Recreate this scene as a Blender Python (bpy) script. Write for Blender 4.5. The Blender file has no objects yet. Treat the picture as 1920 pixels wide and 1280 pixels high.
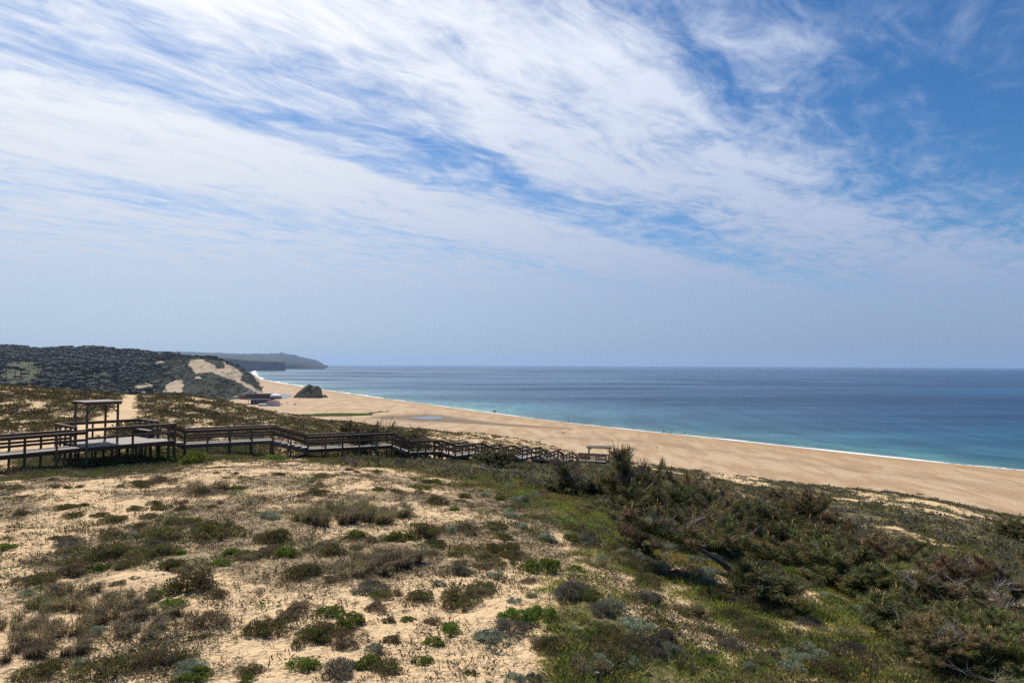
import bpy, bmesh, math, random
import numpy as np
from mathutils import Matrix, Vector
random.seed(7)
rng = np.random.default_rng(11)
R = math.radians
scn = bpy.context.scene
COLL = scn.collection
SUN_EL, SUN_AZ = 46.0, -30.0        # degrees; azimuth from straight ahead (+Y), negative = to the left
CAM_Z = 45.0

# ------------------------------------------------------------------ camera
cd = bpy.data.cameras.new('camera'); cam = bpy.data.objects.new('camera', cd); COLL.objects.link(cam)
cd.lens = 24; cd.sensor_width = 36; cd.clip_start = 0.1; cd.clip_end = 120000
CROT = Matrix.Rotation(R(90 + 1.94), 3, 'X') @ Matrix.Rotation(R(0.26), 3, 'Z')
cam.matrix_world = Matrix.Translation((0, 0, CAM_Z)) @ CROT.to_4x4()
scn.camera = cam
CR = np.array(CROT)
CO = np.array([0, 0, CAM_Z])
def rays(px, py):
    px = np.asarray(px, float); py = np.asarray(py, float)
    c = np.stack([(px - 960) / 1280, -(py - 640) / 1280, -np.ones_like(px)], -1)
    return c @ CR.T
def at(px, py, d):
    """point in space seen at that bearing, d metres ahead"""
    r = rays(px, py); return CO + r * (d / r[..., 1])[..., None] if np.ndim(d) else CO + r * (d / r[1])
def onz(px, py, z):
    r = rays(px, py); return CO + r * ((z - CAM_Z) / r[..., 2])[..., None]
def proj(p):
    p = (np.asarray(p, float) - CO) @ CR
    return 960 + 1280 * p[..., 0] / -p[..., 2], 640 - 1280 * p[..., 1] / -p[..., 2]

# ------------------------------------------------------------------ noise
def _h(ix, iy, s):
    n = (ix * 374761393 + iy * 668265263 + s * 1442695041) & 0xffffffff
    n = ((n ^ (n >> 13)) * 1274126177) & 0xffffffff
    return ((n ^ (n >> 16)) & 0xffff) / 65535.0
def vn(x, y, s=0):
    x = np.asarray(x, float); y = np.asarray(y, float)
    ix = np.floor(x).astype(np.int64); iy = np.floor(y).astype(np.int64)
    fx = x - ix; fy = y - iy
    fx = fx * fx * (3 - 2 * fx); fy = fy * fy * (3 - 2 * fy)
    a = _h(ix, iy, s); b = _h(ix + 1, iy, s); c = _h(ix, iy + 1, s); d = _h(ix + 1, iy + 1, s)
    return (a * (1 - fx) + b * fx) * (1 - fy) + (c * (1 - fx) + d * fx) * fy
def fbm(x, y, o=4, s=0):
    t = 0; a = .5; n = 0
    for k in range(o):
        t = t + a * vn(x, y, s + k * 17); n += a; a *= .5; x = x * 2.03 + 5.1; y = y * 2.03 + 1.7
    return t / n
def ss(a, b, x):
    t = np.clip((np.asarray(x, float) - a) / (b - a), 0, 1); return t * t * (3 - 2 * t)

# ------------------------------------------------------------------ mesh helpers
def meshdata(name, V, F, col=None, attrs=None, mat=None, smooth=False):
    V = np.asarray(V, np.float32); F = np.asarray(F, np.int32)
    me = bpy.data.meshes.new(name)
    me.vertices.add(len(V)); me.vertices.foreach_set('co', V.ravel())
    k = F.shape[1]
    me.loops.add(F.size); me.loops.foreach_set('vertex_index', F.ravel())
    me.polygons.add(len(F)); me.polygons.foreach_set('loop_start', np.arange(0, F.size, k, dtype=np.int32))
    if smooth: me.polygons.foreach_set('use_smooth', np.ones(len(F), bool))
    if col is not None:
        c = np.ones((len(V), 4), np.float32); c[:, :3] = col
        a = me.attributes.new('Col', 'FLOAT_COLOR', 'POINT'); a.data.foreach_set('color', c.ravel())
    for n, v in (attrs or {}).items():
        a = me.attributes.new(n, 'FLOAT', 'POINT'); a.data.foreach_set('value', np.asarray(v, np.float32).ravel())
    me.update(calc_edges=True)
    if mat: me.materials.append(mat)
    return me
def link(name, me, parent=None, loc=None):
    o = bpy.data.objects.new(name, me); COLL.objects.link(o)
    if parent is not None: o.parent = parent
    if loc is not None: o.location = loc
    return o
def tag(o, label=None, cat=None, group=None, kind=None):
    if label: o['label'] = label
    if cat: o['category'] = cat
    if group: o['group'] = group
    if kind: o['kind'] = kind
    return o
def empty(name, loc, label, cat, group=None, rz=0):
    o = bpy.data.objects.new(name, None); COLL.objects.link(o); o.location = loc; o.rotation_euler = (0, 0, rz)
    o.empty_display_size = .3
    return tag(o, label, cat, group)
def grid_faces(nu, nt):
    i = np.arange(nu - 1)[:, None] * nt + np.arange(nt - 1)[None, :]
    i = i.ravel(); return np.stack([i, i + nt, i + nt + 1, i + 1], 1)
def gsm(a, s, axis):
    n = int(3 * s); k = np.exp(-.5 * (np.arange(-n, n + 1) / s) ** 2); k /= k.sum()
    p = [(0, 0)] * a.ndim; p[axis] = (n, n); b = np.pad(a, p, mode='reflect', reflect_type='odd')
    return np.apply_along_axis(lambda v: np.convolve(v, k, 'valid'), axis, b)
class MB:
    """collects boxes / bars / tubes, links them as one mesh"""
    def __init__(s): s.v = []; s.f = []
    def add(s, V, F):
        n = len(s.v); s.v += [tuple(p) for p in V]; s.f += [tuple(n + i for i in f) for f in F]
    def box(s, c, ax, ay, az, hx, hy, hz, bev=0.0):
        c = np.array(c, float); ax, ay, az = (np.array(a, float) / np.linalg.norm(a) for a in (ax, ay, az))
        P = [c + ax * hx * i + ay * hy * j + az * hz * k for k in (-1, 1) for j in (-1, 1) for i in (-1, 1)]
        s.add(P, [(0, 2, 3, 1), (4, 5, 7, 6), (0, 1, 5, 4), (2, 6, 7, 3), (0, 4, 6, 2), (1, 3, 7, 5)])
    def bar(s, a, b, w, h, up=(0, 0, 1)):
        a = np.array(a, float); b = np.array(b, float); d = b - a; L = np.linalg.norm(d); d /= L
        sd = np.cross(d, up)
        if np.linalg.norm(sd) < 1e-4: sd = np.array([1., 0, 0])
        sd /= np.linalg.norm(sd); u = np.cross(sd, d)
        s.box((a + b) / 2, d, sd, u, L / 2, w / 2, h / 2)
    def tube(s, pts, rad, n=6, cap=True):
        pts = [np.array(p, float) for p in pts]; base = len(s.v); m = len(pts)
        for i, p in enumerate(pts):
            d = pts[min(i + 1, m - 1)] - pts[max(i - 1, 0)]; d = d / (np.linalg.norm(d) + 1e-9)
            u = np.cross(d, (0.3, .2, 1)); u /= (np.linalg.norm(u) + 1e-9); w = np.cross(d, u)
            r = rad[i] if hasattr(rad, '__len__') else rad
            for k in range(n):
                t = 2 * math.pi * k / n; s.v.append(tuple(p + r * (u * math.cos(t) + w * math.sin(t))))
        for i in range(m - 1):
            for k in range(n):
                a = base + i * n + k; b = base + i * n + (k + 1) % n
                s.f.append((a, b, b + n, a + n))
        if cap:
            s.f.append(tuple(base + k for k in reversed(range(n)))); s.f.append(tuple(base + (m - 1) * n + k for k in range(n)))
    def build(s, name, mat, parent=None, bevel=0, smooth=False, loc=None):
        me = bpy.data.meshes.new(name)
        o0 = np.array(loc) if loc is not None else 0
        me.from_pydata([tuple(np.array(p) - o0) for p in s.v], [], s.f); me.update()
        me.materials.append(mat)
        if smooth: me.polygons.foreach_set('use_smooth', [True] * len(me.polygons))
        o = link(name, me, parent, loc)
        if bevel:
            m = o.modifiers.new('bevel', 'BEVEL'); m.width = bevel; m.segments = 1; m.limit_method = 'ANGLE'
        return o

# ------------------------------------------------------------------ material helpers
class NT:
    def __init__(s, name):
        s.m = bpy.data.materials.new(name); s.m.use_nodes = True; s.t = s.m.node_tree; s.t.nodes.clear()
        s.out = s.n('ShaderNodeOutputMaterial')
    def n(s, typ, ins=None, **kw):
        nd = s.t.nodes.new(typ)
        for k, v in kw.items(): setattr(nd, k, v)
        for k, v in (ins or {}).items():
            if isinstance(v, bpy.types.NodeSocket): s.t.links.new(v, nd.inputs[k])
            else: nd.inputs[k].default_value = v
        return nd
    def math(s, op, a, b=0.0, c=0.0, clamp=False):
        return s.n('ShaderNodeMath', {0: a, 1: b, 2: c}, operation=op, use_clamp=clamp).outputs[0]
    def ramp(s, f, stops, interp='LINEAR'):
        nd = s.n('ShaderNodeValToRGB', {0: f}); cr = nd.color_ramp; cr.interpolation = interp
        while len(cr.elements) < len(stops): cr.elements.new(.5)
        for e, (p, c) in zip(cr.elements, stops): e.position = p; e.color = (*c, 1) if len(c) == 3 else c
        return nd.outputs[0]
    def mix(s, f, a, b, bt='MIX'):
        nd = s.n('ShaderNodeMix', data_type='RGBA', blend_type=bt)
        for sock, v in ((nd.inputs[0], f), (nd.inputs[6], a), (nd.inputs[7], b)):
            if isinstance(v, bpy.types.NodeSocket): s.t.links.new(v, sock)
            else: sock.default_value = (*v, 1) if hasattr(v, '__len__') and len(v) == 3 else v
        return nd.outputs[2]
    def mr(s, v, a, b, c=0.0, d=1.0, smooth=True):
        return s.n('ShaderNodeMapRange', {0: v, 1: a, 2: b, 3: c, 4: d}, interpolation_type='SMOOTHSTEP' if smooth else 'LINEAR').outputs[0]
    def noise(s, vec, scale, detail=4, rough=.55, dist=0.0):
        return s.n('ShaderNodeTexNoise', {'Vector': vec, 'Scale': scale, 'Detail': detail, 'Roughness': rough, 'Distortion': dist}).outputs[0]
    def pos(s): return s.n('ShaderNodeNewGeometry').outputs['Position']
    def attr(s, name, what='Fac'): return s.n('ShaderNodeAttribute', attribute_name=name).outputs[what]
    def bump(s, h, strength, dist): return s.n('ShaderNodeBump', {'Height': h, 'Strength': strength, 'Distance': dist}).outputs[0]
    def principled(s, col, rough=.8, spec=.3, normal=None, **kw):
        ins = {'Base Color': col if isinstance(col, bpy.types.NodeSocket) else (*col, 1), 'Roughness': rough, 'Specular IOR Level': spec}
        if normal is not None: ins['Normal'] = normal
        ins.update(kw)
        return s.n('ShaderNodeBsdfPrincipled', ins).outputs[0]
    def done(s, sh): s.t.links.new(sh, s.out.inputs[0]); return s.m
def simple(name, col, rough=.7, var=.25, scale=3.0, spec=.3, bump=0.0):
    t = NT(name); p = t.pos(); n = t.noise(p, scale, 5)
    c = t.mix(n, tuple(x * (1 - var) for x in col), tuple(min(1, x * (1 + var)) for x in col))
    nm = t.bump(n, bump, .02) if bump else None
    return t.done(t.principled(c, rough, spec, nm))
def foliage_mat(name, transl=.38, rough=.7):
    t = NT(name); c = t.attr('Col', 'Color')
    r = t.n('ShaderNodeObjectInfo').outputs['Random']
    hsv = t.n('ShaderNodeHueSaturation', {'Color': c, 'Value': t.mr(r, 0, 1, .95, 1.4), 'Hue': t.mr(r, 0, 1, .485, .512)}).outputs[0]
    a = t.principled(hsv, rough, .25); b = t.n('ShaderNodeBsdfTranslucent', {'Color': hsv}).outputs[0]
    return t.done(t.n('ShaderNodeMixShader', {0: transl, 1: a, 2: b}).outputs[0])
def wood_mat(name, col, var=.45):
    t = NT(name); co = t.n('ShaderNodeTexCoord').outputs['Object']
    mp = t.n('ShaderNodeMapping', {'Vector': co, 'Scale': (9, 9, 2.2)}).outputs[0]
    n1 = t.noise(mp, 1.0, 6, .65, .8); n2 = t.noise(t.pos(), .9, 3)
    c = t.mix(n1, tuple(x * (1 - var) for x in col), tuple(x * (1 + var) for x in col))
    c = t.mix(t.mr(n2, .35, .7, 0, .35), c, (col[0] * .6, col[1] * .62, col[2] * .66))
    rr = t.n('ShaderNodeObjectInfo').outputs['Random']
    c = t.n('ShaderNodeHueSaturation', {'Color': c, 'Value': t.mr(rr, 0, 1, .72, 1.3), 'Saturation': t.mr(rr, 0, 1, 1.15, .75)}).outputs[0]
    return t.done(t.principled(c, .75, .3, t.bump(n1, .35, .01)))
# ------------------------------------------------------------------ the dune: one loft of measured profiles (bearing, distance, height)
COLS = [
 (-420, [(9.6,1280),(15,1110),(22,990),(28,925),(33,892),(55,805),(85,712)]),
 (0,    [(9.6,1280),(14,1102),(21,978),(28,907),(35,888),(55,806),(84,717)]),
 (110,  [(9.6,1280),(14,1102),(21,978),(29,899),(37,883),(56,803),(87,724)]),
 (240,  [(9.6,1280),(14,1102),(21,976),(30,893),(41,874),(58,798),(92,739)]),
 (320,  [(9.6,1280),(14,1100),(21,974),(31,886),(42,869),(62,797),(96,737)]),
 (420,  [(9.6,1280),(14,1100),(21,972),(33,875),(45,850),(65,800),(100,749)]),
 (480,  [(9.6,1280),(14,1100),(21,971),(34,872),(46,851),(68,803),(106,762)]),
 (577,  [(9.6,1280),(14,1100),(22,962),(36,870),(48,857),(76,813),(122,781)]),
 (735,  [(9.6,1280),(14,1102),(22,965),(38,872),(51,858),(85,824),(140,799)]),
 (853,  [(9.7,1280),(14,1104),(22,970),(40,884),(58,863),(95,838),(150,807)]),
 (962,  [(9.7,1280),(14,1106),(22,978),(42,894),(70,867),(105,848),(147,818)]),
 (1045, [(9.8,1280),(14,1110),(23,985),(44,906),(86,872),(112,856),(142,836)]),
 (1085, [(9.8,1280),(14,1112),(23,990),(44,911),(89,873),(103,864),(120,855)]),
 (1120, [(9.9,1280),(14,1114),(23,994),(45,914),(88,873),(98,867),(108,862)]),
 (1160, [(10,1280),(14.5,1118),(24,1000),(45,922),(83,882),(100,867),(113,861)]),
 (1300, [(10.4,1280),(15,1145),(24,1022),(42,946),(68,905),(90,888),(104,879)]),
 (1500, [(10.8,1280),(15.5,1165),(25,1050),(40,987),(62,938),(82,916),(97,907)]),
 (1700, [(11,1280),(16,1185),(25,1085),(38,1022),(58,968),(76,940),(91,926)]),
 (1920, [(11.2,1280),(16.5,1200),(25,1115),(38,1058),(55,1012),(70,984),(84,968)]),
 (2360, [(11.5,1290),(17,1215),(26,1140),(38,1095),(54,1058),(68,1035),(80,1022)]),
]
NU, NTT = 620, 460
PXG = np.linspace(-420, 2360, NU)
KD = []; KZ = []
for px, kn in COLS:
    dd = [1.2] + [k[0] for k in kn]; zz = [CAM_Z - 4.15] + [at(px, k[1], k[0])[2] for k in kn]
    dc = kn[-1][0]; zc = zz[-1]; sl = (CAM_Z - zc) / dc
    dd += [dc + 18, dc + 60, dc + 150]
    zb = 1.0
    zz += [max(zb + 1, CAM_Z - sl * (dc + 18) - 3.2), max(zb + .4, CAM_Z - sl * (dc + 60) - 12), zb]
    KD.append(dd); KZ.append(zz)
KD = np.array(KD); KZ = np.array(KZ); cp = np.array([c[0] for c in COLS], float)
kd = np.stack([np.interp(PXG, cp, KD[:, k]) for k in range(KD.shape[1])], 1)
kz = np.stack([np.interp(PXG, cp, KZ[:, k]) for k in range(KZ.shape[1])], 1)
tt = np.linspace(0, KD.shape[1] - 1, NTT); tk = np.arange(KD.shape[1])
DG = np.stack([np.interp(tt, tk, r) for r in kd]); ZG = np.stack([np.interp(tt, tk, r) for r in kz])
DG = gsm(gsm(DG, 7, 1), 6, 0); ZG = gsm(gsm(ZG, 7, 1), 6, 0)
U1 = (PXG - 960) / 1280
XG = U1[:, None] * DG; YG = DG
wn = ss(6, 14, DG)
ZG = ZG + wn * ((fbm(XG / 2.6, YG / 2.6, 4, 3) - .5) * .30 + (fbm(XG / .55, YG / .55, 3, 9) - .5) * .07) \
        + ss(25, 60, DG) * (fbm(XG / 7, YG / 7, 4, 5) - .5) * .9
PXI, PYI = proj(np.stack([XG, YG, ZG], -1))
PXI = np.clip(PXI, -600, 2600)
def gz(x, y):
    """ground height under a world x, y"""
    c = np.clip(((x / y) * 1280 + 960 - PXG[0]) / (PXG[1] - PXG[0]), 0, NU - 1.001); i = int(c); f = c - i
    d = DG[i] * (1 - f) + DG[i + 1] * f; z = ZG[i] * (1 - f) + ZG[i + 1] * f
    return float(np.interp(y, d, z))
def hit(px, py):
    """first visible point of the dune at a bearing"""
    r = rays(px, py); u = r[0] / r[1]
    c = np.clip((u * 1280 + 960 - PXG[0]) / (PXG[1] - PXG[0]), 0, NU - 1.001); i = int(c); f = c - i
    d = DG[i] * (1 - f) + DG[i + 1] * f; z = ZG[i] * (1 - f) + ZG[i + 1] * f
    s = (z - CAM_Z) / d; k = r[2] / r[1]
    w = np.where(s >= k)[0]; w = w[w > 30]
    j = w[0] if len(w) else int(np.argmax(s))
    if j > 0 and s[j] != s[j - 1]:
        g = np.clip((k - s[j - 1]) / (s[j] - s[j - 1]), 0, 1); y = d[j - 1] + g * (d[j] - d[j - 1])
    else: y = d[j]
    return np.array([u * y, y, np.interp(y, d, z)])

BWPX = [-420, -260, 183, 330, 350, 512, 577, 735, 766, 828, 902, 962, 1012, 1045, 1082, 1140]
BWD = [28, 30, 38.2, 41.5, 43.5, 45.5, 47.5, 50, 52.2, 55, 62, 69, 77, 84, 93, 96]
def cover(px, py, d, x, y):
    """share of the ground under plants"""
    bw = np.interp(px, BWPX, BWD)
    n1 = fbm(x / 3.2, y / 3.2, 4, 21); n2 = fbm(x / 9, y / 9, 3, 33)
    gb = np.interp(py, [868, 885, 905, 950, 1000, 1050, 1100, 1200, 1280], [600, 770, 890, 1045, 1070, 1050, 1000, 975, 920])
    green = ss(-70, 90, px - gb + 220 * (n2 - .5))
    sandp = ss(.42, .62, n1) * .62 + .10
    fg = sandp * (1 - green) + green * (.95 - .8 * ss(.47, .62, n1) * ss(950, 1130, py))
    strip = ss(4.5, 1.5, bw - d) * ss(1180, 1000, px)
    fg = np.maximum(fg, strip * (.55 + .45 * ss(.35, .5, n1)))
    back = np.where(px < 640, .72, np.where(px < 800, .56, .20)) * (.55 + .75 * ss(.36, .58, fbm(x / 1.1, y / 1.6, 3, 27)))
    back = np.where(px > 1085, .82, back)
    rs = .92 - .7 * ss(.55, .66, fbm(x / 6 + 3, y / 14, 4, 44)) 
    behind = d > bw + 1.5
    c = np.where(behind & (px < 1140), back, fg)
    far_r = ss(30, 42, d) * ss(1080, 1180, px)
    c = c * (1 - far_r) + rs * far_r
    # bare footpath climbing the hillside, and the sand by the ramp
    pc = np.interp(py, [738, 745, 770, 790, 806, 830], [237, 240, 230, 205, 160, 60]); pw = np.interp(py, [738, 770, 790, 806, 830], [13, 26, 42, 60, 110])
    path = ss(1.15, .75, np.abs(px - pc + 14 * (n1 - .5)) / pw) * (d > bw + 2) * (px < 420)
    return np.clip(c * (1 - path), 0, 1), green, path
COV, GRN, PATH = cover(PXI, PYI, DG, XG, YG)
STAIN = np.zeros_like(COV)

# sand and litter
t = NT('dune_sand'); P = t.pos(); veg = t.attr('veg'); grn = t.attr('grn')
n1 = t.noise(P, 1.3, 6, .6); n2 = t.noise(P, 14, 5, .7); n3 = t.noise(P, 55, 3, .6); n4 = t.noise(P, .35, 4)
sand = t.mix(n4, (.70, .48, .26), (.80, .575, .335))
sand = t.mix(t.mr(n2, .42, .75, 0, .5), sand, (.50, .35, .20))
lit = t.mix(n3, (.10, .076, .042), (.27, .20, .115))
lit = t.mix(t.math('MULTIPLY', grn, t.mr(n2, .3, .6)), lit, (.085, .10, .03))
fm = t.math('ADD', veg, t.math('MULTIPLY', t.math('SUBTRACT', n2, .5), 1.5))
sc = t.math('MULTIPLY', t.mr(t.noise(P, 24, 4, .75), .60, .68), .55)
col = t.mix(t.math('MAXIMUM', t.mr(fm, .45, .75, 0, .85), sc), sand, lit)
h = t.math('ADD', t.math('MULTIPLY', n2, 1.0), t.math('MULTIPLY', t.noise(P, 4.2, 3, .6), 3.0))
M_SAND = t.done(t.principled(col, .95, .12, t.bump(h, .55, .11)))
V = np.stack([XG, YG, ZG], -1).reshape(-1, 3)
dune = link('dune_ground', meshdata('dune_ground', V, grid_faces(NU, NTT), attrs={'veg': COV, 'grn': GRN}, mat=M_SAND, smooth=True))
tag(dune, kind='structure')

# ------------------------------------------------------------------ beach and sea along one measured shoreline
SH = [(1920,882),(1700,862.5),(1560,844),(1450,833),(1360,823),(1250,811.5),(1100,797),(950,777.5),(860,765.5),(760,752),(690,742.5),(620,732.5),(560,723),(520,717),(491,711.5)]
sp = [onz(a, b, 0.25)[:2] for a, b in SH]
d0 = sp[0] - sp[1]; d0 /= np.linalg.norm(d0)
sp = [sp[0] + d0 * 900, sp[0] + d0 * 250] + sp + [np.array(p) for p in ((-1240, 3250), (-1950, 5200), (-3500, 10000), (-9500, 27000))]
sp = np.array(sp); cum = np.r_[0, np.cumsum(np.linalg.norm(np.diff(sp, axis=0), axis=1))]
L1 = np.r_[np.arange(0, 3600, 9.0), np.geomspace(3600, cum[-1], 60)]
SX = gsm(np.interp(L1, cum, sp[:, 0]), 5, 0); SY = gsm(np.interp(L1, cum, sp[:, 1]), 5, 0)
tx = np.gradient(SX, L1); ty = np.gradient(SY, L1); ln = np.hypot(tx, ty); tx /= ln; ty /= ln
NX, NY = ty, -tx                                  # seaward normal
sgn = np.sign(NX[50]); NX *= sgn; NY *= sgn
# beach
s_in = np.r_[np.arange(-40, 60, 2.0), np.arange(60, 520, 5.0)]
def beach_h(s): return np.interp(s, [-40, -8, 0, 10, 28, 60, 600], [-4, -.9, .1, 1.2, 3.1, 3.5, 3.6])
nb = int(np.searchsorted(L1, 3550))
BX = SX[:nb, None] - NX[:nb, None] * s_in[None]; BY = SY[:nb, None] - NY[:nb, None] * s_in[None]
BZ = np.repeat(beach_h(s_in)[None], nb, 0)
cusp = (fbm(L1[:nb, None] / 34 + 0 * s_in, s_in[None] / 30 + 0 * BX, 3, 71) - .5)
BZ = BZ + cusp * 1.1 * ss(2, 22, s_in)[None] * ss(90, 40, s_in)[None] + (fbm(BX / 9, BY / 9, 3, 72) - .5) * .18 * ss(3, 12, s_in)[None]
bpx, bpy_ = proj(np.stack([BX, BY, BZ], -1))
# damp hollow round the pool, damp toe of the slope, tide line
pc = onz(826, 783.5, 3.5)
dw = np.abs(bpy_ - np.interp(bpx, [690, 760, 800, 850, 900, 960, 1060], [783, 783, 783, 787, 792, 797, 803])) / np.interp(bpx, [690, 720, 800, 850, 900, 1000, 1080], [.6, 4, 10, 7, 4, 2, .6])
stain = ss(1.25, .45, dw + .9 * (fbm(BX / 14, BY / 14, 4, 81) - .5)) * ((bpx > 690) & (bpx < 1080))
dw2 = np.abs(bpy_ - np.interp(bpx, [1080, 1130, 1200, 1500, 1700, 1920], [822, 824, 826, 868, 893, 915])) / 3.5
stain = np.maximum(stain, .35 * ss(1.3, .3, dw2 + 1.2 * (fbm(BX / 8, BY / 8, 4, 82) - .5)) * (bpx > 1000))
wet = ss(12, 2.5, s_in[None] + 6 * (fbm(L1[:nb, None] / 40 + 0 * s_in, s_in[None] / 60 + 0 * BX, 3, 78) - .5)) + 0 * BX
inl = s_in[None] + 0 * BX
t = NT('beach_sand'); P = t.pos(); st = t.attr('stain'); we = t.attr('wet'); dry = t.attr('dry')
n1 = t.noise(P, .05, 5); n2 = t.noise(P, .8, 5, .65); n3 = t.noise(t.n('ShaderNodeMapping', {'Vector': P, 'Rotation': (0, 0, R(32)), 'Scale': (.35, .09, 1)}).outputs[0], .4, 5, .6, .4)
c = t.mix(dry, (.48, .31, .155), (.53, .38, .23))
c = t.mix(t.mr(n3, .40, .60, 0, .75), c, (.385, .24, .125))
c = t.mix(t.mr(n2, .5, .75, 0, .35), c, (.345, .22, .115))
c = t.mix(t.mr(t.noise(P, 3.2, 3, .8), .58, .72, 0, .35), c, (.27, .165, .085))
c = t.mix(t.mr(t.noise(P, .35, 6, .8), .68, .74, 0, .55), c, (.16, .115, .07))
ia = t.attr('inl'); tl = t.noise(P, .035, 3)
for off, wdt, amt, sw_ in ((17, 1.3, .55, 22), (31, 1.0, .4, 14), (58, .8, .45, 60), (60.6, .8, .45, 60)):
    dd_ = t.math('ABSOLUTE', t.math('SUBTRACT', t.math('SUBTRACT', ia, off), t.math('MULTIPLY', t.math('SUBTRACT', tl, .5), sw_)))
    c = t.mix(t.math('MULTIPLY', t.mr(dd_, wdt, .1, 0, amt), t.mr(n2, .35, .6)), c, (.25, .16, .085))
c = t.mix(t.math('MULTIPLY', st, .8), c, (.14, .095, .055))
c = t.mix(t.math('MULTIPLY', we, .55), c, (.27, .185, .10))
M_BEACH = t.done(t.principled(c, t.mr(we, 0, 1, .95, .4), .2, t.bump(t.noise(P, .55, 6, .75), .8, .55)))
dryv = ss(24, 60, s_in[None] + 34 * (fbm(L1[:nb, None] / 60 + 0 * s_in, s_in[None] / 60 + 0 * BX, 3, 77) - .5)) + 0 * BX
beach = link('beach', meshdata('beach', np.stack([BX, BY, BZ], -1).reshape(-1, 3), grid_faces(nb, len(s_in)), attrs={'stain': stain, 'inl': inl, 'wet': wet, 'dry': dryv}, mat=M_BEACH, smooth=True))
tag(beach, kind='structure')
# sea
sw = np.r_[np.arange(-6, 60, 1.5), np.geomspace(60, 34000, 90)]
e = np.array([.88, .47]); e /= np.linalg.norm(e)
w = ss(0, 400, sw)
OX = SX[:, None] + (NX[:, None] * (1 - w) + e[0] * w) * sw[None]; OY = SY[:, None] + (NY[:, None] * (1 - w) + e[1] * w) * sw[None]
LL = L1[:, None] + 0 * OX; SS_ = sw[None] + 0 * OX
edge = (fbm(LL / 30, 0 * LL, 3, 91) - .5) * 7
OZ = .0 + 0 * OX
for pos, amp, wid, sd in ((17, .75, 4.0, 1), (42, .55, 6, 2), (78, .4, 9, 3)):
    a = amp * ss(.35, .6, fbm(LL / 90, 0 * LL, 3, 95 + sd)); p0 = pos + (fbm(LL / 70, 0 * LL, 3, 98 + sd) - .5) * 14
    OZ = OZ + a * np.exp(-((SS_ - p0) / wid) ** 2) * ss(3600, 2500, LL)
OZ = OZ - .25 * ss(2, -5, SS_ + edge)
wl = np.interp(LL, [0, 900, 1060, 1250, 1700, 2600, 4000], [7.5, 7, 6.5, 4, 5, 14, 22])
brk = ss(.45, .62, fbm(LL / 55, 0 * LL, 4, 111))
fo = ss(1.1, .5, np.abs(SS_ + edge - 1) / (wl * (.45 + .75 * brk))) * (.55 + .45 * ss(.36, .5, fbm(LL / 38 + 4, 0 * LL, 3, 117)))
p1 = 17 + (fbm(LL / 70, 0 * LL, 3, 99) - .5) * 14
fo2 = ss(1.0, .3, np.abs(SS_ - p1 + 3) / 5.5) * ss(.5, .62, fbm(LL / 48 + 9, 0 * LL, 3, 131))
foam = np.maximum(fo, .85 * fo2 * ss(1250, 1050, LL))
t = NT('sea_water'); P = t.pos(); s = t.attr('shore'); fm = t.attr('foam')
pm = t.n('ShaderNodeMapping', {'Vector': P, 'Rotation': (0, 0, R(-30)), 'Scale': (1, .28, 1)}).outputs[0]
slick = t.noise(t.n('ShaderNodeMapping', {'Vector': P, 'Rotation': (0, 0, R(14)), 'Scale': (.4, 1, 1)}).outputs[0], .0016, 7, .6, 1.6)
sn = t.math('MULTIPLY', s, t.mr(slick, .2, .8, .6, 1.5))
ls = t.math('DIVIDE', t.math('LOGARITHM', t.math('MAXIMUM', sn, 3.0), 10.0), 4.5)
col = t.ramp(ls, [(.10, (.17, .26, .24)), (.25, (.065, .155, .158)), (.38, (.03, .108, .14)), (.50, (.012, .068, .125)), (.62, (.005, .042, .105)), (.71, (.012, .058, .12)), (.85, (.004, .036, .098)), (1, (.003, .030, .09))])  # paler band far out: sky reflection painted into the water colour
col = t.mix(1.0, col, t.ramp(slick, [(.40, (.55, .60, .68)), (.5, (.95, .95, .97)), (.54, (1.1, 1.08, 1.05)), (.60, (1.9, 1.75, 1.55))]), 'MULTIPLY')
fn = t.noise(P, .55, 6, .7)
fk = t.mr(t.math('ADD', fm, t.math('MULTIPLY', t.math('SUBTRACT', fn, .5), 1.1)), .42, .62)
w1 = t.noise(pm, .16, 6, .62); w2 = t.noise(pm, .9, 3, .6)
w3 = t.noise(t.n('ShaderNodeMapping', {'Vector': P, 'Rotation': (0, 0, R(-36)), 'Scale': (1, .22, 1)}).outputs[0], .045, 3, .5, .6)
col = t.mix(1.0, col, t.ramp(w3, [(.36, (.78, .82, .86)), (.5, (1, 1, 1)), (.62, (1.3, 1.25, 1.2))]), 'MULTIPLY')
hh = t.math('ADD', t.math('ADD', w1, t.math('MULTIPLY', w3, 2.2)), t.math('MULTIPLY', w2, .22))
nb_ = t.bump(hh, .7, 1.0)
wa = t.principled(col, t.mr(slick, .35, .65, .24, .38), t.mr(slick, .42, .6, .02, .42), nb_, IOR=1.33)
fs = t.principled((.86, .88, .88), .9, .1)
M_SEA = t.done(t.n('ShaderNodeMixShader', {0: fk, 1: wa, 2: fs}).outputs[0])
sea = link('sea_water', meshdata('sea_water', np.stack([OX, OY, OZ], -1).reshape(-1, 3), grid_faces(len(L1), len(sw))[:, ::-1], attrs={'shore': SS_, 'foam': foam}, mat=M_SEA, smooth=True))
tag(sea, kind='structure')
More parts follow.
